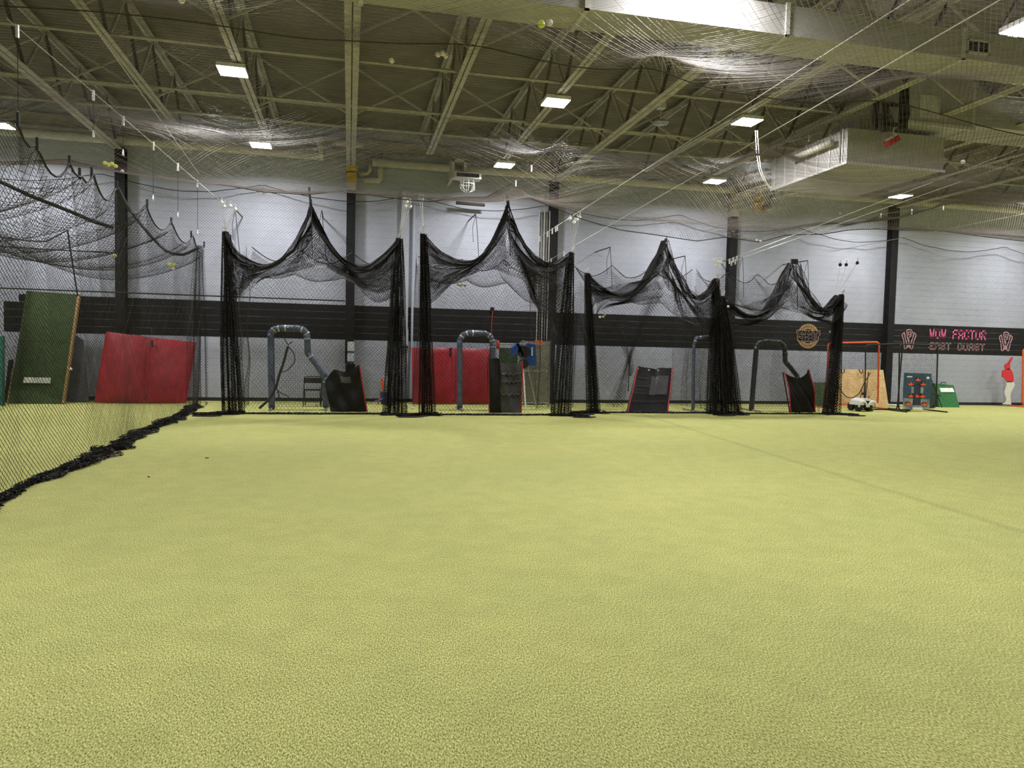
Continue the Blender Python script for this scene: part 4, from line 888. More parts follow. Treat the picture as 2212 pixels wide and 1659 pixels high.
# green pitching mound boards at left
t, A_ = slab([(18, 866), (134, 868), (168, 636), (57, 628)], 20.6, 21.3, 0.10, 'mound_green', 'pitching_mound', 'tall dark green turf pitching mound tipped up against the left wall', 'mound')
obj('wood_edge', MB().bar(A_[1]+[0.02, 0.05, 0], A_[2]+[0.02, 0.05, 0], 0.05, 0.12, up=(0, 1, 0)), 'wood', t)
obj('wood_edge', MB().bar(A_[0]+[-0.02, 0.05, 0], A_[0]+(A_[3]-A_[0])*0.3+[-0.02, 0.05, 0], 0.03, 0.12, up=(0, 1, 0)), 'wood', t)
cs = [onY(50, 827, 20.68), onY(109, 828, 20.68), onY(109, 816, 20.68), onY(52, 815, 20.68)]
obj('rubber_plate', MB().prism(cs, (0, 0.03, 0)), 'white', t, label='scuffed white pitching rubber')
d_ = [(a_-A_[0]) for a_ in A_]
obj('fold_line', MB().bar(A_[0]+(A_[3]-A_[0])*0.55+[0, -0.004, 0], A_[1]+(A_[2]-A_[1])*0.55+[0, -0.004, 0], 0.012, 0.01, up=(0, 1, 0)), 'green_dark', t)
t, A_ = slab([(138, 862), (192, 862), (180, 735), (160, 722)], 21.2, 21.55, 0.03, 'tarp_grey', 'grey_tarp', 'dark grey tarp hanging between the green mound and red mats at left', 'tarp')
t, A_ = slab([(-40, 872), (8, 872), (8, 726), (-40, 722)], 20.0, 20.3, 0.06, 'teal', 'teal_panel', 'teal mesh panel cut by the left edge', 'panel')
obj('frame', MB().bar(A_[1], A_[2], 0.05, 0.05), 'green_dark', t)
t, A_ = slab([(8, 868), (24, 868), (28, 776), (18, 778)], 21.0, 21.3, 0.05, 'black_vinyl', 'black_board', 'narrow black board left of the tall green mound', 'board')
# dark green board in fourth cage
slab([(1757, 880), (1792, 880), (1790, 826), (1755, 826)], 20.9, 21.1, 0.05, 'mound_green', 'turf_board', 'dark green turf board leaning behind the fourth cage right curtain', 'board')
# plywood
t, A_ = slab([(1798, 873), (1868, 873), (1868, 798), (1808, 798)], 21.1, 21.45, 0.02, 'plywood', 'plywood_sheet', 'left pale plywood sheet leaning on the wall behind the orange frame', 'plywood', 'plywood sheets')
t, A_ = slab([(1869, 873), (1920, 873), (1908, 799), (1866, 799)], 21.05, 21.4, 0.02, 'plywood', 'plywood_sheet', 'right pale plywood sheet with a slanted right edge beside the black column', 'plywood', 'plywood sheets')
for x in (1820, 1860):
    a = onY(x, 799, 21.35); tag(obj('spring_clamp', MB().tube([a+[-0.08, 0, 0.02], a+[-0.05, -0.03, -0.08], a+[0, -0.03, -0.11], a+[0.05, -0.03, -0.08], a+[0.06, 0, 0.02]], 0.016, 5), 'rubber'), 'small black clamp gripping the plywood top, ' + ('left one' if x == 1820 else 'right one'), 'clamp', 'clamps')

# ---------------------------------------------------------------- folding chair
def folding_chair(px, py, Y, label, rot=0):
    base = onY(px, py, Y); base[2] = 0; w_, h_ = 0.23, 0.80
    t = empty('folding_chair', base, label, 'chair')
    X_, Yy = base[0], base[1]
    def tb(*p, r=0.012): return MB().tube([(X_+a_, Yy+b_, c_) for a_, b_, c_ in p], r, 6)
    for s_ in (-1, 1):
        obj('leg', tb((s_*w_, 0.18, 0.78), (s_*w_, 0.05, 0.45), (s_*w_, -0.22, 0.012)), 'black_paint', t)
        obj('leg', tb((s_*(w_-0.03), -0.18, 0.44), (s_*(w_-0.03), 0.24, 0.012)), 'black_paint', t)
    obj('back_frame', tb((-w_, 0.18, 0.76), (-w_+0.03, 0.19, 0.80), (w_-0.03, 0.19, 0.80), (w_, 0.18, 0.76)), 'black_paint', t)
    obj('backrest', MB().grid(np.array([[(X_+u*w_*0.96, Yy+0.15+0.03*(1-u*u), 0.62+0.15*v) for v in np.linspace(0, 1, 5)] for u in np.linspace(-1, 1, 9)])), 'net_grey', t)
    obj('seat', MB().box((X_-w_+0.02, Yy-0.2, 0.44), (X_+w_-0.02, Yy+0.12, 0.465)), 'black_vinyl', t)
    obj('stretcher', tb((-w_+0.03, 0.2, 0.1), (w_-0.03, 0.2, 0.1), r=0.008), 'black_paint', t)
    obj('stretcher', tb((-w_, -0.14, 0.15), (w_, -0.14, 0.15), r=0.008), 'black_paint', t)
folding_chair(675, 876, 20.2, 'black folding chair behind the padded screen in the first cage')

# strike sign on column + black lower box + tee
t = empty('strike_sign', onY(758, 780, 21.6), 'tall white sign with blue bands on the column in the first cage', 'sign')
a, b = onY(750, 784, 21.62), onY(765.5, 738, 21.62)
obj('panel', MB().box((a[0], 21.62, a[2]), (b[0], 21.64, b[2])), 'white', t)
for y in (760, 782): q = onY(758, y, 21.61); obj('band', MB().box((a[0], 21.61, q[2]-0.025), (b[0], 21.62, q[2]+0.02)), 'blue_plastic', t, label='blue band')
t = empty('storage_bin', onY(757, 868, 21.2)*[1, 1, 0], 'black bin on a frame below the white column sign', 'bin')
a, b = onY(748, 815, 21.2), onY(767, 786, 21.2); obj('bin', MB().box((a[0], 21.0, a[2]), (b[0], 21.3, b[2])), 'black_vinyl', t)
for s_ in (a[0]-0.05, b[0]+0.02): obj('leg', MB().box((s_, 21.1, 0), (s_+0.03, 21.14, b[2]-0.05)), 'galv', t)
obj('rail', MB().tube(PY([(744, 787), (845, 790)], 21.3), 0.015, 6), 'galv', t)
# scraps right of first cage sheet: orange cone & bottle rack
t = empty('training_bucket', onY(832, 866, 21.0)*[1, 1, 0], 'small bucket of orange, white and blue gear beside first right curtain', 'bucket')
q = onY(832, 866, 21.0); q[2] = 0.0
obj('bucket', MB().lathe(q, [(0.12, 0.0), (0.15, 0.35), (0.16, 0.36)], 14), 'blue_plastic', t, smooth=True)
obj('gear', MB().bar(q+[-0.06, 0, 0.3], q+[-0.1, 0, 0.75], 0.06, 0.06).bar(q+[-0.12, 0, 0.25], q+[-0.2, 0, 0.0], 0.04, 0.04), 'orange', t, label='orange bat')
obj('gear', MB().bar(q+[0.03, 0, 0.3], q+[0.05, 0, 0.82], 0.09, 0.09), 'white', t, label='white tube')
tag(obj('blue_pole', MB().tube(PY([(808, 868), (836, 858)], 20.4), 0.02, 6), 'blue_plastic'), 'thin blue pole lying on the turf by the first right curtain', 'pole')

# ---------------------------------------------------------------- chain-link gate, cabinet and pitching machine (second cage)
Yg = 20.3
t = empty('chain_link_gate', onY(1130, 872, Yg)*[1, 1, 0], 'galvanised chain-link gate behind the pitching machine in the second cage', 'gate')
gp0, gp1 = onY(1068, 872, Yg), onY(1188, 745, Yg); x0_, x1_, z1_ = gp0[0], gp1[0], gp1[2]
for x in (x0_, (x0_+x1_)/2, x1_): obj('post', MB().tube([(x, Yg, 0), (x, Yg, z1_+0.12)], 0.028, 8), 'galv', t)
for z in (0.12, 1.05, z1_): obj('rail', MB().tube([(x0_, Yg, z), (x1_, Yg, z)], 0.022, 8), 'galv', t)
n_u, n_v = int((x1_-x0_)/0.045), int((z1_-0.1)/0.045); U, V = np.meshgrid(np.linspace(x0_, x1_, n_u), np.linspace(0.12, z1_, n_v), indexing='ij')
net_obj('chain_link', [np.stack([U, Yg-0.03+0*U, V], 2)], 0.005, 'galv', t, seed=90)
t = empty('storage_cabinet', onY(1150, 872, 21.4)*[1, 1, 0], 'grey-brown metal cabinet with an orange sign against the wall', 'cabinet')
a, b = onY(1124, 870, 21.3), onY(1184, 738, 21.3)
obj('body', MB().box((a[0], 21.15, 0.02), (b[0], 21.6, b[2])), 'cabinet', t)
obj('door', MB().box((a[0]+0.03, 21.12, 0.06), ((a[0]+b[0])/2-0.01, 21.15, b[2]-0.45)), 'cabinet', t)
obj('door', MB().box(((a[0]+b[0])/2+0.01, 21.12, 0.06), (b[0]-0.03, 21.15, b[2]-0.45)), 'cabinet', t)
q0, q1 = onY(1156, 748, 21.1), onY(1173, 735, 21.1)
obj('orange_sign', MB().box((q0[0], 21.13, q0[2]), (q1[0], 21.15, q1[2])), 'orange_led', t, label='small orange sign')
tag(obj('green_bin', MB().box(onY(1082, 800, 20.9), onY(1118, 752, 20.95)+[0, 0.3, 0]), 'green_dark'), 'dark green hanging panel behind the chain-link gate', 'panel')
# pitching machine
Ym = 19.4
t = empty('pitching_machine', onY(1138, 876, Ym)*[1, 1, 0], 'blue pitching machine on a white tripod leg in the second cage', 'pitching machine')
q = onY(1136, 765, Ym)
obj('housing', MB().prism(PY([(1141, 742), (1157, 744), (1158, 790), (1136, 789), (1137, 770), (1145, 768), (1141, 760)], Ym), (0, 0.3, 0)), 'blue_plastic', t)
obj('guard', MB().prism(PY([(1106, 752), (1120, 741), (1128, 748), (1124, 760), (1108, 768)], Ym-0.05), (0, 0.28, 0)), 'blue_plastic', t)
obj('wheel', MB().lathe(onY(1131, 760, Ym), [(0.03, -0.05), (0.17, -0.05), (0.17, 0.05), (0.03, 0.05)], 18, axis=1), 'rubber', t, smooth=False)
obj('wheel', MB().lathe(onY(1131, 786, Ym), [(0.03, -0.05), (0.13, -0.05), (0.13, 0.05), (0.03, 0.05)], 18, axis=1), 'rubber', t)
obj('chute', MB().bar(onY(1116, 742, Ym), onY(1130, 768, Ym), 0.10, 0.05), 'steel_dark', t)
obj('label_plate', MB().prism(PY([(1148, 750), (1151, 750), (1151, 768), (1148, 768)], Ym-0.02), (0, 0.01, 0)), 'white', t, label='white label plate')
for p_, q_, m in (((1130, 792), (1136, 874), 'white'), ((1128, 800), (1112, 872), 'galv'), ((1140, 792), (1160, 868), 'galv')):
    a, b = onY(*p_, Ym+0.1), onY(*q_, Ym-0.05 if m == 'white' else Ym+0.4); b[2] = 0.0; obj('leg', MB().tube([a, b], 0.022, 7), m, t)
tag(obj('training_bat', MB().lathe(onY(1076, 745, 20.1), [(0.02, -0.12), (0.045, -0.08), (0.045, 0.1), (0.02, 0.13)], 10), 'red_trim', smooth=True), 'short red tube topping the chain-link gate at its left end', 'tube')

# ---------------------------------------------------------------- right area: frames, banner, mound, cut-out, robot
def net_frame(pts, Y, label, m, r=0.022, feet=True, name='hitting_net', netmat='net_black', st=0.05, grp='standing net frames', closed=True, rad=0.12):
    W_ = np.array(PY(pts, Y)); t = empty(name, (W_[:, 0].mean(), Y, 0), label, 'net frame', grp)
    # rounded outline
    path = []
    n = len(W_)
    for i in range(n):
        p = W_[i]; a_ = W_[i-1]-p; b_ = W_[(i+1) % n]-p; la, lb_ = np.linalg.norm(a_), np.linalg.norm(b_); rr = min(rad, la/2.2, lb_/2.2)
        for s_ in np.linspace(0, 1, 5): path.append((1-s_)**2*(p+a_/la*rr)+2*s_*(1-s_)*p+s_**2*(p+b_/lb_*rr))
    obj('frame', MB().tube(path, r, 8, closed=True), m, t, smooth=True)
    x0_, x1_ = W_[:, 0].min()+0.03, W_[:, 0].max()-0.03; z0_, z1_ = W_[:, 2].min()+0.03, W_[:, 2].max()-0.03
    U, V = np.meshgrid(np.linspace(x0_, x1_, int((x1_-x0_)/st)), np.linspace(z0_, z1_, int((z1_-z0_)/st)), indexing='ij')
    sx = (U-x0_)/(x1_-x0_); sz = (V-z0_)/(z1_-z0_)
    net_obj('netting', [np.stack([U, Y+0.22*np.sin(math.pi*sx)*np.sin(math.pi*sz), V-0.04*np.sin(math.pi*sx)*(1-sz)], 2)], 0.0048, netmat, t, seed=int(abs(W_[0, 0])*10), square=True)
    if feet:
        for x in (W_[:, 0].min(), W_[:, 0].max()): obj('foot', MB().tube([(x, Y-0.45, 0.02), (x, Y+0.5, 0.02)], r, 6), m, t)
    return t
net_frame([(1786, 873), (1896, 874), (1899, 739), (1789, 741)], 20.4, 'orange rectangular net frame standing before the plywood', 'orange', r=0.028)
net_frame([(1868, 884), (1938, 884), (1950, 742), (1870, 745)], 19.7, 'left black rectangular hitting net frame beside the black column', 'rubber', r=0.02)
net_frame([(1941, 886), (2022, 880), (2026, 745), (1943, 743)], 19.3, 'right black rectangular hitting net frame holding the blue banner', 'rubber', r=0.022)
net_frame([(2209, 875), (2330, 875), (2330, 756), (2210, 754)], 21.2, 'orange net frame cut by the right edge beside the batter cut-out', 'orange', r=0.03)
# white bar on floor under plywood
tag(obj('white_bar', MB().tube([onZ(1882, 873, 0.04), onZ(1950, 876, 0.04)], 0.035, 8), 'white'), 'white pipe lying on the turf below the plywood', 'pipe')
# banner with orange caps
Yb_ = 19.15
t = empty('target_banner', onY(1983, 885, Yb_)*[1, 1, 0], 'blue pitching target banner with nine-hole style orange cap targets', 'banner')
t['label'] = 'blue hanging target banner printed with eight orange and black caps'
bc = PY([(1951, 884), (2007, 885), (2013, 807), (1952, 805)], Yb_)
def bmap(u, v):
    return bc[0]*(1-u)*(1-v)+bc[1]*u*(1-v)+bc[2]*u*v+bc[3]*(1-u)*v
def bgrid(u0, u1, v0, v1, off, n=12):
    P = np.array([[bmap(u, v)-[0, off, 0]+[0, 0.02*math.sin(9*u+4*v), 0] for v in np.linspace(v0, v1, n)] for u in np.linspace(u0, u1, n)]); return MB().grid(P)
obj('cloth', bgrid(0, 1, 0.3, 1, 0), 'banner_blue', t)
obj('lower_print', bgrid(0, 1, 0, 0.3, 0), 'banner_grey', t)
obj('batter_print', bgrid(0.34, 0.66, 0.12, 0.72, 0.006), 'navy_logo', t)
obj('arm_print', bgrid(0.26, 0.36, 0.45, 0.62, 0.007), 'banner_grey', t); obj('arm_print', bgrid(0.64, 0.74, 0.45, 0.62, 0.007), 'banner_grey', t)
obj('small_lettering', bgrid(0.1, 0.3, 0.88, 0.91, 0.006, 4), 'white', t); obj('small_lettering', bgrid(0.8, 0.9, 0.85, 0.91, 0.006, 4), 'white', t)
obj('white_glow_print', bgrid(0.35, 0.75, 0.0, 0.06, 0.006, 4), 'white', t)
for u, v in ((0.5, 0.83), (0.25, 0.71), (0.7, 0.71), (0.27, 0.38), (0.48, 0.38), (0.7, 0.38), (0.17, 0.16), (0.78, 0.16)):
    c_ = bmap(u, v)-[0, 0.02, 0]; R_ = 0.085
    top_ = [c_+np.array([R_*math.cos(a_), 0, R_*0.75*math.sin(a_)]) for a_ in np.linspace(0, math.pi, 10)]
    low_ = [c_+np.array([1.25*R_*math.cos(a_), 0, -0.7*R_*math.sin(a_)]) for a_ in np.linspace(0, math.pi, 10)]
    o = obj('cap_print', MB().prism(top_, (0, 0.01, 0)), 'rubber', t)
    obj('cap_brim', MB().prism(low_[::-1], (0, 0.01, 0)), 'orange', o)
    obj('cap_badge', MB().prism([c_+np.array([0.03*math.cos(a_), -0.004, 0.02+0.03*math.sin(a_)]) for a_ in np.linspace(0, 6.28, 7)[:-1]], (0, 0.005, 0)), 'orange', o)
# green mound box
t = empty('portable_mound', onY(2045, 876, 20.9)*[1, 1, 0], 'bright green turf-covered portable mound box with a white plate, right', 'mound')
c1 = PY([(2030, 876), (2073, 877)], 20.9)+PY([(2060, 832), (2019, 828)], 21.35)
for q in c1[:2]: q[2] = 0.0
obj('front', MB().prism(c1, (0, 0.35, 0)), 'mound_green2', t)
pq = PY([(2033, 847), (2062, 847)], 21.16)+PY([(2058, 838), (2030, 838)], 21.25); obj('plate', MB().prism(pq, (0, 0.04, 0)), 'white', t, label='white plate')
cs_ = PY([(2011, 876), (2030, 876), (2020, 829), (2012, 828)], 21.0); obj('side', MB().prism(cs_, (0, 0.4, 0)), 'green_dark', t)
obj('handle', MB().tube(PY([(2032, 829), (2035, 826), (2041, 826), (2043, 829)], 21.3), 0.015, 5), 'rubber', t)
# folding stand by mound
t = empty('folding_stand', onY(2022, 884, 19.6)*[1, 1, 0], 'thin black folding stand between banner and green mound', 'stand')
for p_, q_ in (((2012, 820), (2035, 880)), ((2030, 850), (2010, 882)), ((2014, 852), (2034, 855))):
    a, b = onY(*p_, 19.6), onY(*q_, 19.5); obj('leg', MB().tube([a, b], 0.014, 5), 'black_paint', t)
# batter cut-out
Yc = 21.38
t = empty('batter_cutout', onY(2180, 875, Yc)*[1, 1, 0], 'flat painted batter silhouette, red top and white trousers, by the right edge', 'cut-out')
def cut(nm, pts, m): obj(nm, MB().prism(PY(pts, Yc), (0, 0.03, 0)), m, t)
z = lambda x, y: (1892+x/6.9125, 660+y/6.9125)
cut('bat', [z(1975, 862), z(2022, 780), z(2035, 770), z(2050, 785), z(1998, 875)], 'cut_red')
cut('head', [z(1930, 885), z(1950, 863), z(1980, 858), z(2003, 875), z(2008, 905), z(2005, 945), z(1985, 960), z(1945, 950), z(1928, 925)], 'cut_red')
cut('torso', [z(1895, 970), z(1940, 948), z(2000, 940), z(2035, 975), z(2055, 1040), z(2063, 1135), z(2010, 1140), z(1960, 1135), z(1935, 1090), z(1910, 1072), z(1885, 1065), z(1887, 1010)], 'cut_red')
cut('belt', [z(1960, 1132), z(2035, 1136), z(2035, 1148), z(1962, 1146)], 'rubber')
cut('trousers', [z(1955, 1145), z(2060, 1140), z(2080, 1175), z(2055, 1230), z(2020, 1290), z(2010, 1350), z(2022, 1480), z(1900, 1475), z(1900, 1462), z(1945, 1448), z(1955, 1400), z(1930, 1330), z(1928, 1290), z(1958, 1200)], 'cut_white')
obj('stay', MB().bar(onY(2182, 850, Yc+0.04), (onY(2182, 850, Yc)[0], Yc+0.12, 0.02), 0.03, 0.02), 'wood', t)
# robot pitching cart
Yo = 19.3
q = onY(1862, 889, Yo); q[2] = 0
t = empty('wheeled_robot', q, 'small white and black wheeled robot cart on the turf before the orange frame', 'robot')
for s_ in (-1, 1):
    obj('wheel', MB().lathe(q+[s_*0.17, -0.05, 0.15], [(0.05, -0.05), (0.145, -0.045), (0.15, 0), (0.145, 0.045), (0.05, 0.05)], 18, axis=1 if False else 0), 'rubber', t)
    obj('wheel', MB().lathe(q+[s_*0.16, 0.3, 0.13], [(0.05, -0.04), (0.125, -0.04), (0.125, 0.04), (0.05, 0.04)], 16, axis=0), 'rubber', t)
    arch = [q+np.array([s_*0.17+0.14*math.cos(a_), -0.24, 0.17+0.15*math.sin(a_)]) for a_ in np.linspace(-0.2, math.pi+0.2, 10)]
    obj('fender', MB().tube(arch, 0.03, 6), 'white', t, smooth=True)
obj('shell', MB().prism([q+[-0.28, -0.2, 0.20], q+[0.28, -0.2, 0.20], q+[0.22, -0.2, 0.33], q+[0.08, -0.2, 0.40], q+[-0.08, -0.2, 0.40], q+[-0.22, -0.2, 0.33]], (0, 0.45, 0)), 'white', t)
obj('front_panel', MB().box(q+[-0.08, -0.23, 0.1], q+[0.08, -0.2, 0.33]), 'black_vinyl', t)
obj('mast', MB().tube([q+[0.05, 0, 0.38], q+[0.06, 0, 1.15]], 0.014, 6), 'rubber', t)
obj('antenna', MB().tube([q+[-0.08, 0, 0.38], q+[-0.04, 0, 0.65]], 0.01, 5), 'rubber', t); obj('antenna', MB().tube([q+[0.22, 0, 0.33], q+[0.22, 0, 0.48]], 0.012, 5), 'rubber', t)
obj('sensor', MB().box(q+[-0.03, -0.05, 0.5], q+[0.03, 0.0, 0.58]), 'rubber', t)
# thin stand with hanging net by the plywood
t = empty('catch_net', onY(1845, 873, 20.2)*[1, 1, 0], 'loose black catch net sagging in a U before the plywood', 'net')
up_ = interp_pts(PY([(1806, 810), (1812, 838), (1828, 858), (1842, 860), (1856, 850), (1868, 825), (1880, 805)], 20.2), 50)
n_v = 20; P = np.array([[p+[0.02*math.sin(j), 0.1*j/n_v, -max(0, p[2]-0.1)*j/n_v*0.9] for j in range(n_v)] for p in up_])
net_obj('netting', [P], 0.004, 'net_black', t, seed=97); obj('edge_rope', MB().tube(up_, 0.014, 5), 'rope', t)
obj('pole', MB().tube([onY(1876, 803, 20.15), onY(1868, 865, 20.15)*[1, 1, 0]], 0.012, 5), 'rubber', t)

# ---------------------------------------------------------------- signs on the wall
YL = WALL_Y-0.006
FONT = {'W': [[(0, 1), (0.22, 0), (0.5, 0.75), (0.78, 0), (1, 1)]], 'O': [[(0.5, 1), (0.12, 1), (0, 0.9), (0, 0.1), (0.12, 0), (0.88, 0), (1, 0.1), (1, 0.9), (0.88, 1), (0.5, 1)]], 'F': [[(0, 0), (0, 1), (1, 1)], [(0, 0.52), (0.8, 0.52)]],
        'A': [[(0, 0), (0, 0.8), (0.2, 1), (0.8, 1), (1, 0.8), (1, 0)], [(0, 0.42), (1, 0.42)]], 'C': [[(1, 0.72), (1, 0.9), (0.85, 1), (0.15, 1), (0, 0.9), (0, 0.1), (0.15, 0), (0.85, 0), (1, 0.1), (1, 0.28)]],
        'T': [[(0, 1), (1, 1)], [(0.5, 1), (0.5, 0)]], 'R': [[(0, 0), (0, 1), (0.85, 1), (1, 0.9), (1, 0.6), (0.85, 0.5), (0, 0.5)], [(0.55, 0.5), (1, 0)]], 'E': [[(1, 1), (0, 1), (0, 0), (1, 0)], [(0, 0.5), (0.8, 0.5)]],
        'S': [[(1, 0.78), (1, 0.9), (0.85, 1), (0.15, 1), (0, 0.9), (0, 0.6), (0.12, 0.52), (0.88, 0.48), (1, 0.4), (1, 0.1), (0.85, 0), (0.15, 0), (0, 0.1), (0, 0.22)]]}
def strokes(mb, lines, f, wd, dep):
    """f maps (u,v) to x,z on the wall; joined flat strokes with square ends"""
    for ln in lines:
        P = [np.array(f(*p)) for p in ln]
        for i in range(len(P)-1):
            a_, b_ = P[i], P[i+1]; d = b_-a_; L_ = np.linalg.norm(d); d = d/L_; nn = np.array([-d[1], d[0]])*wd/2; e = d*wd/2
            cs = [a_-e-nn, b_+e-nn, b_+e+nn, a_-e+nn]
            mb.prism([(c_[0], YL-dep, c_[1]) for c_ in cs], (0, 0.004, 0))
    return mb
def word(parent, text, x0, x1, z0, z1, wd, mat_out, name, gap=0.28, inner=None, dep=0.004):
    n = len(text); unit = (x1-x0)/(n+gap*(n-1)); x = x0
    for ch in text:
        if ch != ' ':
            f = lambda u, v, x=x: (x+wd/2+u*(unit-wd), z0+wd/2+v*(z1-z0-wd))
            o = obj(name, strokes(MB(), FONT[ch], f, wd, dep), mat_out, parent)
            if inner: obj('letter_inset', strokes(MB(), FONT[ch], f, wd*0.45, dep+0.004), inner, o)
        x += unit*(1+gap)
def wx(px, py): p = onY(px, py, YL); return p[0], p[2]
t = empty('wall_lettering', onY(2065, 745, YL), 'pink WOW FACTOR over outlined EAST COAST lettering on the black band', 'lettering')
xa, zt_ = wx(2008, 711); xb, zb_ = wx(2129, 735)
zt1 = (wx(2068, 712)[1]); zb1 = wx(2068, 733)[1]
word(t, 'WOW FACTOR', xa, xb, zb1, zt1, 0.050, 'pink', 'pink_letter', gap=0.16)
zt2 = wx(2068, 741)[1]; zb2 = wx(2068, 757)[1]; xa2 = wx(2006, 750)[0]; xb2 = wx(2127, 750)[0]
word(t, 'EAST COAST', xa2, xb2, zb2, zt2, 0.046, 'pink_pale', 'outlined_letter', gap=0.2, inner='letter_dark')
def monogram(px, py, label):
    x, z = wx(px, py); t = empty('monogram_emblem', (x, YL, z-0.35), label, 'emblem', 'pink monograms')
    f = lambda u, v: (x+u*0.30, z+v*0.335)
    flank = [(-1, .5), (-.65, .74), (-.5, .1), (-.18, -.6), (-.3, -1), (-.55, -1), (-.7, -.2)]
    ff = [(-.38, 1), (.2, 1.05), (.5, .75), (.3, .6), (.1, .8), (-.12, .75), (-.1, .45), (.3, .55), (.28, .3), (-.05, .2), (.05, -.3), (-.18, -.05), (-.3, .5)]
    mid = [(-.14, -.95), (0, -.3), (.14, -.95), (0, -.72)]
    for nm, poly in (('letter_flank', flank), ('letter_flank', [(-a_, b_) for a_, b_ in flank][::-1]), ('centre_letter', ff), ('lower_point', mid)):
        P_ = [f(*q) for q in poly]
        if sum(P_[k][0]*P_[(k+1) % len(P_)][1]-P_[(k+1) % len(P_)][0]*P_[k][1] for k in range(len(P_))) > 0: P_ = P_[::-1]
        o = obj(nm, MB().prism([(a_, YL-0.004, b_) for a_, b_ in P_], (0, 0.003, 0)), 'letter_dark', t)
        obj('pink_outline', strokes(MB(), [poly+[poly[0]]], f, 0.026, 0.008), 'pink_pale', o)
monogram(1963, 733, 'pink outlined WF monogram left of the lettering')
monogram(2172, 738, 'pink outlined WF monogram right of the lettering')
# SST round logo
x, z = wx(1745.5, 726); t = empty('round_logo', (x, YL, z-0.4), 'round tan and navy SST logo on the black band behind the fourth cage', 'logo')
R0 = 0.42
ring = MB(); n = 40
for i in range(n):
    a0, a1 = 2*math.pi*i/n, 2*math.pi*(i+1)/n
    ring.prism([(x+r_*math.cos(a_), YL-0.004, z+r_*math.sin(a_)) for r_, a_ in ((R0*0.58, a0), (R0, a0), (R0, a1), (R0*0.58, a1))], (0, 0.003, 0))
obj('ring', ring, 'tan_logo', t)
txt = MB()
for i in range(46):
    a_ = 2*math.pi*i/46
    if abs(math.sin(a_)) < 0.45: continue
    cx, cz = x+R0*0.79*math.cos(a_), z+R0*0.79*math.sin(a_); txt.bar((cx-0.02*math.cos(a_+0.3), YL-0.007, cz-0.03*math.sin(a_+0.3)), (cx+0.03*math.cos(a_), YL-0.007, cz+0.03*math.sin(a_)), 0.012, 0.004, up=(0, 1, 0))
obj('ring_lettering', txt, 'navy_logo', t, kind='stuff')
obj('plate', MB().prism([(x+a_, YL-0.010, z+b_) for a_, b_ in ((-0.43, -0.16), (-0.33, -0.16), (-0.33, -0.2), (0.33, -0.2), (0.33, -0.16), (0.40, -0.16), (0.40, 0.0), (0.46, 0.02), (0.46, 0.2), (-0.46, 0.2), (-0.46, 0.08), (-0.43, 0.06))][::-1], (0, 0.005, 0)), 'tan_logo', t)
obj('plate_inner', MB().prism([(x+a_*0.95, YL-0.013, z+b_*0.90) for a_, b_ in ((-0.43, -0.16), (-0.33, -0.16), (-0.33, -0.2), (0.33, -0.2), (0.33, -0.16), (0.40, -0.16), (0.40, 0.0), (0.46, 0.02), (0.46, 0.2), (-0.46, 0.2), (-0.46, 0.08), (-0.43, 0.06))][::-1], (0, 0.003, 0)), 'navy_logo', t)
for k, ch in enumerate('SST'):
    cx = x-0.36+0.255*k
    f = lambda u, v, cx=cx: (cx+0.03+u*0.165, z-0.13+v*0.28)
    o = obj('block_letter', strokes(MB(), FONT[ch], f, 0.075, 0.016), 'tan_logo', t)
    obj('letter_inset', strokes(MB(), FONT[ch], f, 0.045, 0.020), 'navy_logo', o)

# ---------------------------------------------------------------- balls
def ball(p, m, label, r=0.037, group='stray balls'):
    t = empty('softball' if m == 'ball_yellow' else 'baseball', p-np.array([0, 0, r]), label, 'ball', group)
    if m == 'ball_yellow': r = r*1.15
    obj('cover', MB().sphere(p, r, 14, 9), m, t, smooth=True)
    st_ = [p+1.005*r*np.array([math.cos(a_)*0.8, -0.55+0.25*math.sin(2*a_), math.sin(a_)*0.8])/np.linalg.norm([math.cos(a_)*0.8, -0.55+0.25*math.sin(2*a_), math.sin(a_)*0.8]) for a_ in np.linspace(0, 6.28, 20)[:-1]]
    obj('stitching', MB().tube(st_, r*0.05, 4, closed=True), 'stitch' if m == 'ball_white' else 'ball_white', t)
def on_roof(px, py):
    s0 = 5.2
    for _ in range(40):
        q = onZ(px, py, s0); s1 = float(roofz(np.array(q[0]), np.array(q[1]))); s0 = 0.7*s0+0.3*s1
    return onZ(px, py, s0)+np.array([0, 0, 0.02])
for px, py, m, l in ((1169, 56, 'ball_yellow', 'yellow softball on the overhead net near the top centre'), (1187, 53, 'ball_white', 'white baseball beside the yellow ball near the top centre'), (946, 121, 'ball_white', 'left white baseball of the high clump right of centre truss'),
                     (956, 118, 'ball_white', 'upper white baseball of the high clump right of centre truss'), (963, 123, 'ball_white', 'right white baseball of the high clump right of centre truss'), (846, 134, 'ball_white', 'single white baseball on the net right of the centre truss'), (392, 4, 'ball_white', 'white baseball at the top edge, upper left'),
                     (2080, 352, 'ball_white', 'single white baseball on the net at the far right')):
    ball(on_roof(px, py), m, l)
for k, (px, py) in enumerate(((227, 352), (235, 356), (242, 354), (250, 359))):
    ball(onY(px, py, 16.6), 'ball_yellow', ('leftmost', 'second', 'third', 'rightmost')[k]+' yellow softball of the row hanging by the left column')
ball(onY(264, 370, 16.6), 'ball_white', 'white baseball just right of the yellow ball row')
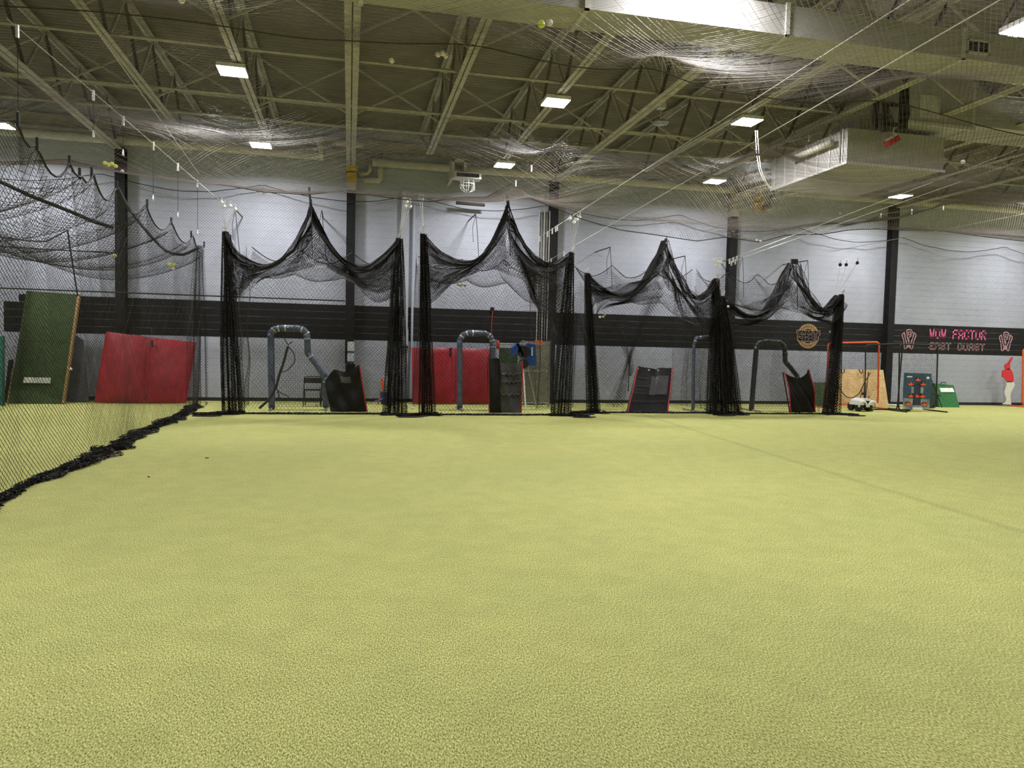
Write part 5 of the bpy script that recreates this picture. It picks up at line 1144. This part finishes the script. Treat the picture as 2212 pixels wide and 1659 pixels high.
for px, py, Y, m, l in ((1815, 461, 17.0, 'ball_white', 'white baseball caught in the net edge below the air duct'), (1635, 519, 17.25, 'ball_white', 'left white baseball in the lowest dip above the fourth cage'), (1643, 521, 17.2, 'ball_white', 'right white baseball in the lowest dip above the fourth cage'), (571, 416, 17.25, 'ball_white', 'white baseball in the net edge above the first cage'),
                        (366, 571, 17.6, 'ball_yellow', 'left yellow softball in the left canopy belly'), (376, 572, 17.6, 'ball_yellow', 'right yellow softball in the left canopy belly'), (375, 581, 17.5, 'ball_white', 'white baseball below the yellow pair in left canopy'), (248, 552, 19.8, 'ball_yellow', 'yellow softball beside the leftmost black column'),
                        (951, 598, 18.3, 'ball_white', 'single white baseball in the second cage left swag'), (1303, 684, 18.8, 'ball_white', 'right white baseball of the clump in the third cage left swag'), (1296, 685, 18.8, 'ball_white', 'left white baseball of the clump in the third cage left swag'), (1307, 679, 18.8, 'ball_white', 'top white baseball of the clump in the third cage left swag'),
                        (1794, 717, 18.5, 'ball_white', 'white baseball stuck in the fourth cage right curtain'), (1573, 662, 18.1, 'ball_white', 'white baseball stuck in the fourth cage left curtain'), (153, 797, 20.5, 'ball_white', 'white baseball caught beside the tall green mound')):
    ball(onY(px, py, Y), m, l)
for k, px in enumerate((989, 994, 999, 1005)):
    ball(onY(px, 616+(k % 2)*1.5-1, 18.4+0.02*k), 'ball_white', ('leftmost', 'second', 'third', 'rightmost')[k]+' white baseball of the row in the second cage net')
for px, py, m, l in ((880, 874, 'ball_white', 'white baseball on the turf right of the first cage, farther one'), (891, 881, 'ball_white', 'white baseball on the turf right of the first cage, nearer one'), (973, 884, 'ball_yellow', 'yellow softball on the turf inside the second cage'), (1298, 890, 'ball_white', 'white baseball on the turf before the third cage left curtain'),
                     (446, 868, 'ball_white', 'white baseball on the turf left of the first cage'), (113, 868, 'ball_white', 'white baseball on the turf below the tall green mound'), (685, 874, 'ball_white', 'white baseball on the turf under the folding chair'), (1533, 886, 'ball_white', 'white baseball on the turf beside the third cage right curtain')):
    q = onZ(px, py, 0.04); q[2] = 0.04; ball(q, m, l)
for (px, py), l in (((447, 990), 'tiny black scrap on the turf left of centre'), ((323, 1031), 'tiny dark speck on the turf near the side net')):
    q = onZ(px, py, 0.0); tag(obj('scrap', MB().tube([q+[-0.02, 0.02, 0.008], q+[-0.015, -0.01, 0.008], q+[0.0, -0.015, 0.008], q+[0.03 if px > 400 else 0.005, -0.01, 0.008]], 0.006, 5), 'rubber'), l, 'scrap', 'turf scraps')
